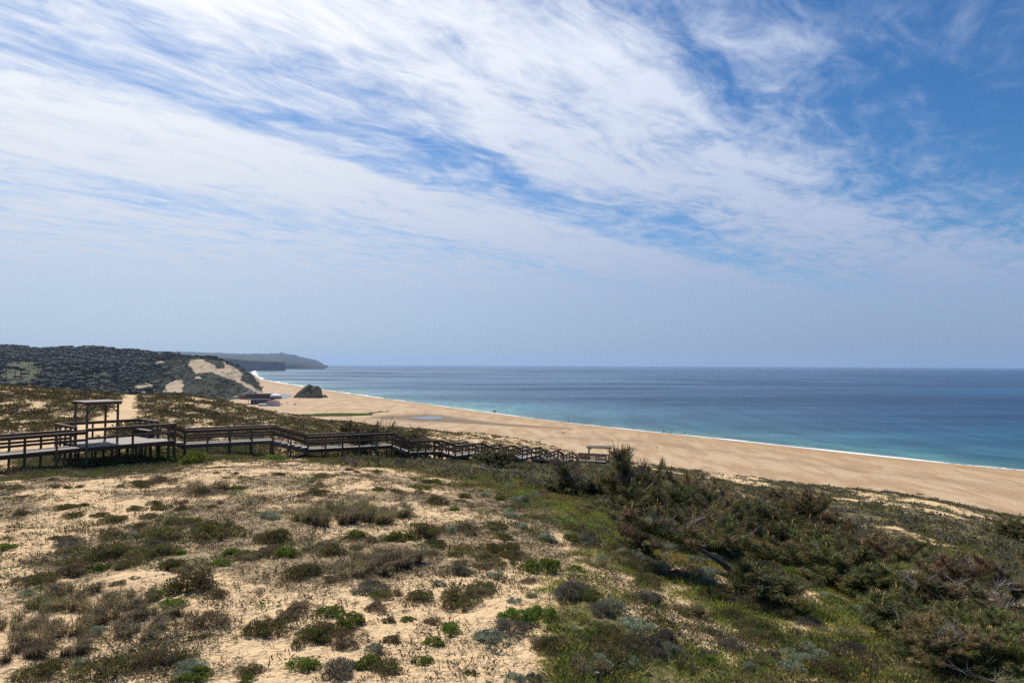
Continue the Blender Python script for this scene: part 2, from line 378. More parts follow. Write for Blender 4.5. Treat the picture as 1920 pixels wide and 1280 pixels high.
# pools of standing water on the beach
M_POOL = NT('pool_water'); tp = M_POOL; M_POOL = tp.done(tp.principled((.17, .14, .13), .16, .22, tp.bump(tp.noise(tp.pos(), 1.2, 3), .05, .1), IOR=1.33))
def pool(name, outline, z):
    P = np.array([onz(a, b, z) for a, b in outline]); c = P.mean(0)
    n = len(P) * 8; th = np.linspace(0, len(P), n, endpoint=False); i = th.astype(int); f = (th - i)[:, None]; f = f * f * (3 - 2 * f)
    Q = P[i] * (1 - f) + P[(i + 1) % len(P)] * f
    V = np.vstack([c[None], Q]); F = [(0, 1 + k, 1 + (k + 1) % n) for k in range(n)]
    o = link(name, meshdata(name, V, F, mat=M_POOL)); return tag(o, kind='structure')
pool('tide_pool_water', [(760, 784), (790, 781.3), (806, 779.7), (822, 780.2), (833, 782.3), (830, 784.6), (812, 786.3), (790, 785.6)], 3.72)
pool('lagoon_water', [(519, 742), (523, 738.5), (535, 738.3), (546, 740.2), (546, 742.5), (538, 746), (524, 747)], 3.72)

# ------------------------------------------------------------------ wooded hill with the sand blow-out, far headlands
def loft(cols, nu, nt, su, st):
    cols = [(c[0], c[1]) for c in cols]; cp = np.array([c[0] for c in cols], float); px = np.linspace(cp[0], cp[-1], nu)
    KD = np.array([[k[0] for k in c[1]] for c in cols]); KZ = np.array([[at(c[0], k[1], k[0])[2] if k[1] is not None else -3 for k in c[1]] for c in cols])
    K = KD.shape[1]; tt = np.linspace(0, K - 1, nt)
    f = lambda A: np.stack([np.interp(tt, np.arange(K), r) for r in np.stack([np.interp(px, cp, A[:, k]) for k in range(K)], 1)])
    D = gsm(gsm(f(KD), st, 1), su, 0); Z = gsm(gsm(f(KZ), st, 1), su, 0)
    return (px[:, None] - 960) / 1280 * D, D, Z
HC = [
 (-420, [(620,770),(760,728),(1000,690),(1500,654),(2000,672)]),
 (-60,  [(620,770),(760,726),(1000,690),(1500,652),(2000,672)]),
 (30,   [(620,770),(760,724),(1000,690),(1500,651),(2000,672)]),
 (90,   [(620,770),(760,724),(1000,694),(1500,655),(2000,674)]),
 (150,  [(620,770),(760,728),(980,694),(1500,652),(2000,674)]),
 (200,  [(620,770),(760,732),(980,696),(1450,654),(1900,676)]),
 (250,  [(640,770),(780,738),(980,702),(1400,660),(1800,680)]),
 (290,  [(660,768),(800,742),(980,706),(1300,666),(1600,684)]),
 (330,  [(680,766),(800,742),(960,708),(1200,666),(1500,686)]),
 (370,  [(690,764),(800,744),(940,706),(1120,665),(1400,690)]),
 (405,  [(700,762),(800,745),(920,708),(1090,669),(1300,694)]),
 (430,  [(705,762),(800,746),(910,714),(1060,678),(1250,700)]),
 (455,  [(710,762),(800,748),(900,724),(1040,690),(1200,708)]),
 (472,  [(720,762),(805,750),(890,732),(1010,703),(1150,716)]),
 (484,  [(730,761),(810,750),(890,736),(985,714),(1100,724)]),
 (491,  [(740,760),(815,751),(890,742),(970,730),(1060,738)]),
 (500,  [(750,759.5),(820,753),(890,748.5),(955,745),(1030,747)]),
 (512,  [(760,759),(830,757),(890,755),(940,753),(1010,751)]),
 (540,  [(770,764),(830,762),(890,760),(940,758),(1010,756)]),
]
HX, HY, HZ = loft(HC, 420, 220, 3.2, 5)
rockn = (fbm(HX / 40, HY / 40, 4, 201) - .5)
HZ = HZ + rockn * 6 * ss(5, 25, HZ) + (fbm(HX / 9, HY / 45, 4, 203) - .5) * 7 * ss(5, 20, HZ) * ss(-.62, -.5, HX / HY)
hpx, hpy = proj(np.stack([HX, HY, HZ], -1))
def inpoly(x, y, poly):
    r = np.zeros(x.shape, bool); n = len(poly)
    for i in range(n):
        x1, y1 = poly[i]; x2, y2 = poly[(i + 1) % n]
        with np.errstate(divide='ignore', invalid='ignore'):
            r ^= ((y1 > y) != (y2 > y)) & (x < (x2 - x1) * (y - y1) / (y2 - y1 + 1e-12) + x1)
    return r
Z2 = lambda L: [(300 + a / 4.74, 630 + b / 4.74) for a, b in L]
SP = [Z2([(268,212),(345,203),(440,228),(520,285),(575,290),(560,218),(600,245),(690,305),(745,320),(725,372),(718,402),(640,385),(560,355),(470,325),(400,318),(350,340),(375,385),(310,392),(300,350),(320,345),(285,285),(248,255)]),
      Z2([(560,352),(640,380),(718,400),(760,425),(860,470),(930,492),(930,503),(850,495),(770,452),(700,420)]),
      Z2([(75,420),(130,395),(215,385),(205,440),(185,505),(15,495)]),
      Z2([(-30,220),(40,222),(45,260),(-20,268),(-90,278),(-100,268)]),
      Z2([(-180,345),(-150,375),(-60,440),(-45,490),(-80,480),(-110,440)]),
      Z2([(-300,480),(-230,440),(-120,430),(-90,480),(-100,500),(-320,500)])]
wx = hpx + 5 * (fbm(HX / 14, HY / 14, 4, 211) - .5) + 6 * (fbm(HX / 50, HY / 50, 3, 213) - .5); wy = hpy + 6 * (fbm(HX / 16, HY / 16, 4, 212) - .5)
hs = np.zeros_like(HX)
for p in SP: hs = np.maximum(hs, inpoly(wx, wy, p).astype(float))
hs *= ss(.24, .36, fbm(HX / 9, HY / 9, 3, 214)) * ss(.15, .3, fbm(HX / 3.5, HY / 3.5, 3, 217))
hs = np.maximum(hs, ((HZ < 5.5) & (hpx > 470)).astype(float))
PL = [(-10,716),(8,690),(14,683),(45,678),(70,676),(82,690),(76,716),(40,724)]
hg = np.maximum(inpoly(hpx + 14 * (fbm(HX / 60, HY / 60, 3, 215) - .5), hpy, PL).astype(float), .8 * inpoly(hpx, hpy, [(100,690),(135,688),(170,690),(175,710),(150,716),(110,700)]) * ss(.5, .56, fbm(HX / 40, HY / 40, 3, 216)))
t = NT('hill_ground'); P = t.pos(); a = t.attr('sand'); g = t.attr('grass'); n = t.noise(P, .05, 6, .7); n2 = t.noise(P, .4, 4, .7)
c = t.mix(n, (.012, .016, .009), (.036, .04, .02))
c = t.mix(g, c, t.mix(t.mr(n2, .4, .6), (.03, .036, .016), (.105, .10, .036)))
a = t.math('ADD', a, t.math('MULTIPLY', t.math('SUBTRACT', t.noise(P, .07, 7, .78), .5), 1.9))
c = t.mix(t.mr(t.math('ADD', a, t.math('MULTIPLY', t.math('SUBTRACT', n2, .5), .6)), .40, .62), c, t.mix(n, (.40, .30, .195), (.52, .40, .27)))
M_HILL = t.done(t.principled(c, .95, .1, t.bump(n2, .6, 1.5)))
hill = tag(link('hill', meshdata('hill', np.stack([HX, HY, HZ], -1).reshape(-1, 3), grid_faces(420, 220), attrs={'sand': gsm(gsm(hs, 1.0, 1), .8, 0), 'grass': hg}, mat=M_HILL, smooth=True)), kind='structure')
def headland(name, cols, nu, nt, base, top, rough, field=None):  # base colours are bluish: distance haze put into the surface colour
    X, Y, Z = loft(cols, nu, nt, 1.2, 1.0)
    Z = Z + (fbm(X / 120, Y / 120, 4, 301) - .5) * rough * ss(3, 40, Z)
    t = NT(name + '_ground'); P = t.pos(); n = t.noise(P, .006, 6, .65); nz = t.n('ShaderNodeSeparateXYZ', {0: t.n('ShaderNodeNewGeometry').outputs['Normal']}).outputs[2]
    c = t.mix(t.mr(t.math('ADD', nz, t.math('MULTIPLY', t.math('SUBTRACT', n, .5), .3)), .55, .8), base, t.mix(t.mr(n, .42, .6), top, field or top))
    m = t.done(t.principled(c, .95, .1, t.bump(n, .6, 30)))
    return tag(link(name, meshdata(name, np.stack([X, Y, Z], -1).reshape(-1, 3), grid_faces(nu, nt), mat=m, smooth=False)), kind='structure')
far = [(-500,664),(0,655),(80,655.5),(200,656),(260,657.5),(330,658.5),(400,661),(450,662),(500,662.8),(525,662.2),(533,661.6),(540,663.3),(556,664.6),(561,668.5),(572,670),(590,673.5),(600,678),(606,683),(610,685.2),(616,686)]
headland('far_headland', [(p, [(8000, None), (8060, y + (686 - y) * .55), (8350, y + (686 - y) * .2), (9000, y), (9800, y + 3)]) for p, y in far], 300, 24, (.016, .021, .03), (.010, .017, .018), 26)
mid = [(420,669.5),(470,670.5),(490,672),(520,671),(536,671.5),(560,674),(580,678),(595,682),(604,685.5),(610,687)]
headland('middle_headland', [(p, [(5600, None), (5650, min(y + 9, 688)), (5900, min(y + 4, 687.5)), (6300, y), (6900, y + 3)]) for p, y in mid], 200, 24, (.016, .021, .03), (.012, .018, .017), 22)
near = [(380,668),(440,671),(455,672.5),(480,674),(505,675.8),(520,676.5),(532,677),(534.6,677.4),(535,690)]
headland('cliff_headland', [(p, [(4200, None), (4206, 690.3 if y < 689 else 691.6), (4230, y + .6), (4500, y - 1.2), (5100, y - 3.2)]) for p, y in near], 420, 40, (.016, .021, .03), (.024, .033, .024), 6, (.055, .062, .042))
# ------------------------------------------------------------------ timber walkway, platform, stairs, shelters
M_DECK = wood_mat('weathered_deck_wood', (.30, .25, .205), .4)
M_RAIL = wood_mat('dark_rail_wood', (.125, .078, .048))
M_CAP = wood_mat('grey_cap_wood', (.165, .122, .092), .35)
M_POST = wood_mat('post_wood', (.14, .09, .058))
UP = np.array([0, 0, 1.0])
RH = .88
def planks(mb, a, b, off, n, th=.045, gap=.012):
    """boards laid across a strip from a to b, reaching to +off"""
    a = np.array(a, float); b = np.array(b, float); off = np.array(off, float); d = b - a; L = np.linalg.norm(d); d /= L
    w = L / n; nrm = np.cross(d, off); nrm /= np.linalg.norm(nrm)
    for k in range(n):
        c = a + d * (w * (k + .5)) + off / 2 - UP * (th / 2) + UP * random.uniform(-.003, .003)
        mb.box(c, d, off, nrm, w / 2 - gap / 2, np.linalg.norm(off) / 2 + random.uniform(-.012, .012), th / 2)
def post(root, p, top, w=.11, ground=True, depth=.25, out=0):
    p = np.array(p, float); b = gz(p[0], p[1]) - depth if ground else p[2]
    m = MB(); m.box((p[0], p[1], (b + top) / 2), (1, .5, 0), (-.5, 1, 0), UP, w / 2, w / 2, (top - b) / 2)
    return m.build('post', M_POST, root, bevel=.008)
def rail_run(root, a, b, h=RH, mid=True, cap=M_CAP, fascia=True):
    a = np.array(a, float); b = np.array(b, float)
    m = MB(); m.bar(a + UP * h, b + UP * h, .17, .045); o = m.build('handrail', cap, root, bevel=.006)
    if fascia:
        m = MB(); m.bar(a + UP * (h - .095), b + UP * (h - .095), .045, .13); m.build('rail_board', M_RAIL, root)
    if mid:
        m = MB(); m.bar(a + UP * h * .47, b + UP * h * .47, .045, .13); m.build('mid_rail', M_RAIL, root)
def section(name, label, cat, a, b, off, nposts, kind='walk', steps=0, group=None, h=RH, front=True, rear=True, first=True):
    """one straight walkway bay run or one flight; a,b = front edge at deck level"""
    a = np.array(a, float); b = np.array(b, float); off = np.array(off, float)
    root = empty(name, a, label, cat, group); T = Matrix.Translation(-Vector(a))
    made0 = set(o.name for o in bpy.data.objects)
    d = b - a; L = np.linalg.norm(d[:2])
    dh = np.array([d[0], d[1], 0]) / L
    if kind == 'walk':
        m = MB(); planks(m, a, b, off, max(4, int(L / .145))); m.build('deck', M_DECK, root)
        for q in (.04, .5, .96):
            m = MB(); m.bar(a + off * q - UP * .145, b + off * q - UP * .145, .06, .19); m.build('beam', M_RAIL, root)
    else:
        for k in range(steps):
            p = a + dh * (L * (k + .5) / steps); p = np.array([p[0], p[1], a[2] + d[2] * (k + 1) / (steps + 1)])
            m = MB(); m.box(p + off / 2 - UP * .03, dh, off, UP, L / steps * .62, np.linalg.norm(off) / 2, .03); m.build('step', M_DECK, root)
        for q in (.03, .97):
            m = MB(); m.bar(a + off * q - UP * .18, b + off * q - UP * .18, .06, .24); m.build('stringer', M_RAIL, root)
    for sd, on in ((0, front), (1, rear)):
        if not on: continue
        o = off * sd + (off / np.linalg.norm(off)) * (.03 if sd else -.03)
        rail_run(root, a + o, b + o, h)
        for k in range(0 if first else 1, nposts + 1):
            p = a + d * k / nposts + o
            post(root, p, p[2] + h - .025)
    for o in bpy.data.objects:
        if o.name not in made0 and o.parent == root and o.type == 'MESH': o.data.transform(T)
    return root
A0 = at(-300, 0, 29.2); A1 = at(183, 0, 38.2)
def P3(px, py, d): return at(px, py, d)
zA = P3(183, 838.5, 38.2)[2]
A0[2] = zA; A1[2] = zA
dirA = (A1 - A0); dirA /= np.linalg.norm(dirA); offA = np.array([-dirA[1], dirA[0], 0]) * 1.7
section('boardwalk', 'long level boardwalk on stilts from the left edge up to the square platform', 'boardwalk', A0, A1, offA, 7, group='timber walkway and stairs to the beach')
# platform
pa = np.array([.647, .763, 0]); pb = np.array([-.763, .647, 0]); FL = A1 + pa * .02; LA, LB = 4.8, 5.2
root = empty('viewing_platform', FL, 'square timber viewing platform on posts with a bench, standing under the left shelter', 'platform')
T = Matrix.Translation(-Vector(FL))
FR = FL + pa * LA; RL = FL + pb * LB; RR = FR + pb * LB
m = MB(); planks(m, FL, FR, pb * LB, 30); m.build('deck', M_DECK, root)
for q in (.01, .26, .5, .74, .99):
    m = MB(); m.bar(FL + pb * LB * q - UP * .15, FR + pb * LB * q - UP * .15, .07, .2); m.build('beam', M_RAIL, root)
h = 1.02
rail_run(root, FL, FR, h); rail_run(root, FR, FR + pb * .9, h); rail_run(root, FR + pb * 2.5, RR, h); rail_run(root, RL + pa * .1, RR, h)
rail_run(root, FL + pb * 1.75, RL, h)
for k in range(3): post(root, FL + pa * LA * k / 2, FL[2] + h - .02, .12)
for q in (.9, 2.5, 3.4, 4.3, LB): post(root, FR + pb * q, FL[2] + h - .02)
for q in (1.4, 2.8): post(root, RR - pa * q, FL[2] + h - .02)
for q in (1.75, 2.6, 3.5, 4.4, LB): post(root, FL + pb * q, FL[2] + h - .02)
for i in range(4):
    for j in range(1, 4):
        p = FL + pa * LA * (i + .25) / 3.6 + pb * LB * (j - .2) / 4; post(root, p, FL[2] - .06, .13)
# bench against the right railing
m = MB()
for k in range(3): m.bar(FR + pb * 2.55 - pa * (.16 + .15 * k) + UP * .44, FR + pb * 5.1 - pa * (.16 + .15 * k) + UP * .44, .13, .045)
m.build('bench_seat', M_DECK, root)
for q in (2.7, 3.8, 4.95):
    m = MB(); m.box(FR + pb * q - pa * .3 + UP * .21, pa, pb, UP, .2, .035, .21); m.build('bench_leg', M_RAIL, root)
for o in list(root.children): o.data.transform(T)
# turquoise tag on the rail
tg = MB(); p = FR + pb * 3.55 - pa * .05 + UP * (h - .12)
tg.box(p, pa, pb, UP, .02, .05, .1); tg.box(p + UP * .115, pa, pb, UP, .014, .03, .018)
o = tg.build('trail_marker', simple('turquoise_paint', (.05, .42, .52), .4), None, bevel=.006, loc=p)
tag(o, 'small turquoise trail marker fixed to the right railing of the square platform', 'marker')
tm = Vector(p)
# walkway and flights down to the beach
W = lambda px, py, d: P3(px, py, d)
N = [W(346, 833, 43.3), W(512, 825, 45.5), W(577, 842, 47.5), W(735, 834, 50), W(766, 848, 52.2), W(828, 846, 55), W(853, 854.5, 57.5), W(902, 848, 62), W(924, 857, 64.5), W(962, 851, 69),
     W(979, 859.5, 71.5), W(1012, 852, 77), W(1025, 863, 79.5), W(1045, 857, 84), W(1056, 866.5, 86), W(1073, 860, 90), W(1083, 868.5, 92.5)]
def perp(a, b, w=1.5):
    d = (b - a); d[2] = 0; d = d / np.linalg.norm(d); return np.array([-d[1], d[0], 0]) * w
S0 = FR + pb * .95 + pa * .03
offs = perp(S0, N[0] * 1.0)
G = 'timber walkway and stairs to the beach'
section('staircase', 'short flight of two steps down from the right side of the square platform', 'stairs', S0, N[0], pb * 1.5, 1, 'stair', 2, G)
names = ['level boardwalk stretch between the square platform and the first long stair flight', 'second level boardwalk stretch with the longest railing in the middle of the descent',
         'short sloping landing with three railing bays after the second flight', 'landing beside the dark bush half way down the stairs', 'fourth landing of the zigzag railings counted from the platform side',
         'fifth landing of the zigzag railings on the lower stairs', 'sixth landing of the zigzag railings near the bottom', 'lowest landing of the stairs just above the bottom boardwalk']
fl = ['first timber stair flight of five steps below the level boardwalk', 'second timber stair flight at the end of the longest railing', 'third timber stair flight above the dark bush by the stairs', 'fourth timber stair flight beside the dark bush by the stairs',
      'fifth timber stair flight of the zigzag descent', 'sixth timber stair flight of the zigzag descent', 'seventh timber stair flight of the zigzag descent', 'last timber stair flight reaching the bottom boardwalk by the beach shelter']
npo = [4, 5, 4, 4, 4, 4, 3, 3]
for k in range(8):
    a, b = N[2 * k].copy(), N[2 * k + 1].copy(); of = perp(a.copy(), b.copy())
    section('boardwalk', names[k], 'boardwalk', a, b, of, npo[k], group=G)
    c = N[2 * k + 2]
    section('staircase', fl[k], 'stairs', b, c, of, 2 if k < 4 else 1, 'stair', 5, G, first=False)
E0, E1 = W(1080, 862.5, 97), W(1137, 866, 95.5)
section('boardwalk', 'last level boardwalk at the foot of the stairs leading past the beach shelter', 'boardwalk', E0, E1, perp(E1.copy(), E0.copy(), -1.4), 3, group=G, rear=True)
# shelters
def shelter(org, a, b, w, dpt, H, label, mat, over=.42, slats=15):
    root = empty('pergola', org, label, 'shelter', 'open timber shade shelters')
    O = np.zeros(3); c = [O, a * w, b * dpt, a * w + b * dpt]
    for p in c:
        g = gz(org[0] + p[0], org[1] + p[1]) - org[2] - .3 if mat == 'g' else 0
        m = MB(); m.box(p + UP * (H + g) / 2, a, b, UP, .055, .055, (H - g) / 2); m.build('post', M_POST, root, bevel=.01)
    for s in (0, 1):
        m = MB(); m.bar(b * dpt * s - a * over + UP * (H + .07), b * dpt * s + a * (w + over) + UP * (H + .07), .07, .15); m.build('beam', M_POST, root)
        for (q, sg) in ((0, 1), (w, -1)):
            m = MB(); m.bar(b * dpt * s + a * q + UP * (H - .5), b * dpt * s + a * (q + sg * .5) + UP * (H + .02), .05, .07); m.build('brace', M_POST, root)
    m = MB()
    for k in range(slats):
        q = -over + (w + 2 * over) * (k + .5) / slats
        m.bar(a * q - b * over + UP * (H + .175), a * q + b * (dpt + over) + UP * (H + .175), (w + 2 * over) / slats * .93, .05)
    m.build('roof', M_CAP, root)
    return root
P4 = FL + pa * 2.3 + pb * 2.05
shelter(P4 - pa * 1.65, pa, pb, 1.65, 1.95, 2.22, 'open timber shelter with a flat slatted roof standing on the square platform', 'd', .2)
q = at(1103.5, 865, 104); q[2] = at(1103.5, 866, 104)[2]
sa = np.array([.985, -.17, 0]); sa /= np.linalg.norm(sa); sb = np.array([.17, .985, 0]); sb /= np.linalg.norm(sb)
shelter(q, sa, sb, 3.15, 1.9, 2.12, 'open timber shelter with a flat roof at the foot of the stairs', 'g', .35)
# small things round the path
def thing(name, mb, mat, label, cat, loc, bevel=0, group=None):
    o = mb.build(name, mat, None, bevel=bevel, loc=loc); return tag(o, label, cat, group)
p = at(1157, 862, 106); z0 = gz(p[0], p[1])
m = MB(); m.box((p[0], p[1], p[2] + .35), (1, .1, 0), (-.1, 1, 0), UP, .42, .04, .28)
for s in (-.34, .34): m.box((p[0] + s, p[1], (z0 - .2 + p[2] + .6) / 2), (1, 0, 0), (0, 1, 0), UP, .045, .045, (p[2] + .6 - z0 + .2) / 2)
thing('notice_board', m, M_RAIL, 'low dark timber notice board right of the beach shelter', 'sign', (p[0], p[1], p[2]), .01)
p = hit(1120, 1279.5)
m = MB(); m.tube([p - UP * .3, p + UP * .09, p + UP * .15], [.034, .032, .028], 10)
thing('wooden_stake', m, M_POST, 'short dark round wooden stake at the bottom edge of the photo', 'stake', p)
# thin rope line in front of the walkway
pts = []
for px, py in [(2, 897), (60, 894), (130, 890), (200, 886.5), (260, 884), (330, 880), (420, 877), (520, 874), (560, 873)]:
    g = hit(px, py); pts.append(g + UP * .035)
m = MB(); m.tube(pts, .022, 6); thing('ground_rope', m, M_RAIL, 'thin dark rope lying along the sand in front of the stilts', 'rope', pts[0])
p = onz(672.5, 797, 9.0) ; p = at(672, 797, 150); p[2] = gz(p[0], p[1])
ptop = at(672, 788.5, 150)
M_CONC = simple('pale_concrete', (.46, .40, .33), .9, .2, 1.5)
hh_ = 1.25
m = MB(); m.box(p + UP * hh_ * .4, (1, .1, 0), (-.1, 1, 0), UP, .42, .42, hh_ * .45); m.box(p + UP * hh_ * .95, (1, .1, 0), (-.1, 1, 0), UP, .55, .5, .14); m.box(p + UP * hh_ * 1.1, (1, .1, 0), (-.1, 1, 0), UP, .2, .2, .06)
thing('stone_pillar', m, M_CONC, 'pale square stone pillar with a wider cap standing at the dune edge above the beach', 'pillar', p, .03)
# row of dark boulders on the beach
M_ROCK = simple('dark_rock', (.10, .075, .055), .95, .4, .6, bump=.6)
def boulder_me(name, seed, s, mat):
    bm = bmesh.new(); bmesh.ops.create_icosphere(bm, subdivisions=2, radius=1)
    for v in bm.verts:
        k = .7 + .6 * float(fbm(np.array(v.co.x * 1.3 + seed), np.array(v.co.y * 1.3 + v.co.z * 1.7 + seed), 3, seed)); v.co *= k; v.co.z *= .62
    me = bpy.data.meshes.new(name); bm.to_mesh(me); bm.free(); me.materials.append(mat); return me
bms = [boulder_me('boulder', s, 1, M_ROCK) for s in (1, 2, 3)]
rk = random.Random(5); gi = 0
for k in range(22):
    f = k / 21; px = 682 + 46 * f + rk.uniform(-.8, .8); py = 776.5 - 6 * f ** .8 + rk.uniform(-.6, .6)
    o = link('boulder', bms[k % 3], None, onz(px, py, 3.75)); s = rk.uniform(.55, 1.15); o.scale = (s * 1.3, s, s * .9); o.rotation_euler = (0, 0, rk.uniform(0, 6))
    tag(o, 'dark boulder in the low row of rocks on the sand near the tide pool', 'boulder', 'row of boulders on the beach')
# driftwood
dw_l = [(1168, 851.5, 9, 'dark plank of driftwood on the sand just right of the notice board'), (1725, 926.5, 13, 'long thin driftwood pole on the sand beyond the right dune edge'), (1232, 839, 3, 'short dark driftwood stick alone on the middle of the beach'), (1056, 812, 7, 'pale brown driftwood branch on the beach left of the shelter')]
for px, py, wpx, lb in dw_l:
    p = onz(px, py, 3.62); d = p[1]; L = wpx * d / 1280; a = random.uniform(-.12, .12)
    m = MB(); q = [p + np.array([L * (f - .5), a * L * (f - .5) * 6 + .1 * math.sin(5 * f), .16 + .08 * math.sin(7 * f)]) for f in np.linspace(0, 1, 6)]
    m.tube(q, [.12, .2, .19, .17, .13, .07], 7); m.tube([q[2], q[2] + np.array([.3 * L, .5, .35])], [.09, .04], 6)
    thing('driftwood', m, M_POST, lb, 'driftwood', p)

# ------------------------------------------------------------------ rock outcrop on the beach
def outcrop():
    c = onz(574, 745.5, 3.5); W2 = 24.5 * c[1] / 1280; nx, ny = 90, 50
    prof = [(-1.06, 0), (-.95, .2), (-.75, .42), (-.45, .66), (-.2, .88), (0, .99), (.14, 1.0), (.4, .93), (.55, .94), (.72, 1.0), (.9, .97), (.97, .78), (1.0, .3), (1.04, .08), (1.16, .03), (1.3, 0)]
    X = np.linspace(-1.06, 1.5, nx); Y = np.linspace(-.62, .62, ny); H = 22.0 * c[1] / 1280
    hp = np.interp(X, [p[0] for p in prof], [p[1] for p in prof])
    gx, gy = np.meshgrid(X * W2, Y * W2, indexing='ij')
    hw = .42 + .2 * hp; e = np.clip(1 - (np.abs(Y)[None] / hw[:, None]) ** 2.4, 0, 1) ** .5
    Zh = H * hp[:, None] * e
    n = fbm(gx / 6.5, gy / 5.5, 4, 401) - .5
    Zh = np.maximum(Zh * (1 + .30 * n) + 2.2 * n * (Zh > .4), -.4) - .25
    boul = np.exp(-((gx - W2 * 1.22) / 3.6) ** 2 - (gy / 3.5) ** 2) * 3.6 * (1 + n) + np.exp(-((gx - W2 * 1.42) / 2.2) ** 2 - (gy / 2.5) ** 2) * 2.4
    Zh = np.maximum(Zh, boul - .3)
    gx = gx + n * 2.0
    veg = ss(.30, .46, Zh / H + .7 * n) * ss(W2 * .93, W2 * .7, gx) * ss(.3, .42, fbm(gx / 3, gy / 3 + Zh / 3, 4, 405) + .1)
    t = NT('outcrop_rock'); P = t.pos(); a = t.attr('veg'); nn = t.noise(P, .25, 6, .7); n2 = t.noise(P, .9, 4, .7)
    cc = t.mix(nn, (.14, .10, .062), (.36, .26, .16)); cc = t.mix(t.mr(t.math('ADD', a, t.math('MULTIPLY', t.math('SUBTRACT', n2, .5), .9)), .4, .6), cc, t.mix(n2, (.045, .052, .02), (.12, .115, .045)))
    mt = t.done(t.principled(cc, .95, .1, t.bump(n2, .8, .8)))
    V = np.stack([gx, gy, Zh], -1).reshape(-1, 3)
    o = link('rock_outcrop', meshdata('rock_outcrop', V, grid_faces(nx, ny), attrs={'veg': veg}, mat=mt), None, (c[0], c[1] + W2 * .4, 3.5))
    tag(o, 'large scrub topped rock standing alone on the beach', 'rock')
outcrop()
p = onz(509, 696.6, .2)
m = MB(); 
for dx, s in ((0, 1.0), (14, .7), (24, .45), (-8, .5)):
    q = p + np.array([dx, dx * .2, -.8]); m.tube([q, q + UP * 1.6 * s, q + UP * 3.2 * s], [9 * s, 6.5 * s, 2 * s], 9)
thing('sea_rock', m, M_ROCK, 'low dark rocks breaking the water surface in front of the near cliff', 'rock', p)
p = onz(636.5, 687.6, .2)
m = MB(); m.tube([p - UP, p + UP * 5, p + UP * 9], [22, 15, 4], 9); thing('sea_rock', m, M_ROCK, 'tiny rock islet off the tip of the far headland on the horizon', 'rock', p)
# mast and hilltop building on the far headland
p = at(509.3, 664, 9000); M_FAR = simple('far_wall', (.2, .2, .2), .9)
m = MB(); m.tube([p - UP * 10, p + UP * 14, p + UP * 34], [6, 4.5, 2.5], 8); m.tube([p + UP * 14, p + UP * 16], [7, 7], 8); thing('signal_tower', m, M_FAR, 'thin tower standing up from the skyline of the far headland', 'tower', p)
p = at(528, 663.4, 9000)
m = MB(); m.box(p + UP * 4, (1, 0, 0), (0, 1, 0), UP, 18, 8, 12); m.box(p + UP * 2 + np.array([30, 0, 0]), (1, 0, 0), (0, 1, 0), UP, 14, 8, 7); m.box(p + UP * 18, (1, 0, 0), (0, 1, 0), UP, 8, 6, 4)
thing('hilltop_fort', m, M_FAR, 'low blocky building right of the tower on the far headland', 'building', p)

# ------------------------------------------------------------------ beach restaurant, kiosk, tent
M_BROWN = simple('brown_cladding', (.115, .060, .035), .7, .3, .4)
M_GLASS = NT('dark_glass'); tg_ = M_GLASS; M_GLASS = tg_.done(tg_.principled((.012, .016, .022), .12, .5))
M_ROOF = simple('grey_roof', (.34, .31, .29), .8, .15, .2); M_WHITE = simple('white_canvas', (.74, .74, .74), .7, .06, .4); M_GREYM = simple('grey_metal', (.42, .43, .45), .5, .15, 1)
M_RED = simple('red_tiles', (.20, .075, .065), .85, .3, .8); M_PALE = simple('pale_plaster', (.55, .56, .58), .9, .1, .4); M_SHUT = simple('dark_trim', (.05, .04, .035), .8)
M_COL = simple('coloured_mural', (.28, .09, .06), .8, .6, .8); M_GRN = simple('green_panel', (.16, .30, .16), .8, .2, .5)
DR = 700.0
def K(px, py, dd=0.0): return at(px, py, DR + dd)
def slab(px0, px1, py0, py1, dd, depth):
    """world box spanning those bearings at that distance"""
    a = K(px0, py1, dd); b = K(px1, py0, dd); return (a[0], b[0], a[1], a[1] + depth, a[2], b[2])
def bx(m, x0, x1, y0, y1, z0, z1): m.box(((x0 + x1) / 2, (y0 + y1) / 2, (z0 + z1) / 2), (1, 0, 0), (0, 1, 0), UP, (x1 - x0) / 2, (y1 - y0) / 2, (z1 - z0) / 2)
ro = K(482, 757); root = empty('beach_restaurant', ro, 'long brown timber clad beach restaurant with dark windows and rooftop machinery below the sandy hill', 'restaurant')
def part(name, mat, boxes, par=None):
    m = MB()
    for b in boxes: bx(m, *b)
    me = bpy.data.meshes.new(name); me.from_pydata([tuple(np.array(p) - ro) for p in m.v], [], m.f); me.update(); me.materials.append(mat)
    return link(name, me, par or root)
base_z = 3.0
wall = part('wall', M_BROWN, [slab(461, 504.5, 738.6, 748, 0, 11)])
part('window', M_GLASS, [(lambda s: (s[0], s[1], s[2] - .25, s[2] + .05, s[4], s[5]))(slab(463.5, 479, 739.4, 747.8, 0, 1))])
fr = MB()
for k in range(6):
    s = slab(463.5 + 3.1 * k - .15, 463.5 + 3.1 * k + .15, 739.4, 747.8, -.36, .1); part('window_frame', M_SHUT, [s])
part('roof', M_ROOF, [slab(454, 505.5, 737.2, 738.5, -1.2, 14)])
for a, b, y0, wd in ((457, 462, 735.2, 0), (464, 469, 732.0, 1), (470, 474, 734.4, 0), (476, 480, 734.2, 1)):
    part('ventilation_unit', M_GREYM if wd else M_ROOF, [slab(a, b, y0, 737.15, 3, 3.5)])
part('ventilation_pipe', M_SHUT, [slab(477.8, 478.8, 733.6, 737.15, 2, .6)])
part('annex', M_COL, [slab(449, 460.9, 742.5, 748.5, .5, 8)]); part('annex_roof', M_SHUT, [slab(448, 460.8, 741.2, 742.45, .1, 9)])
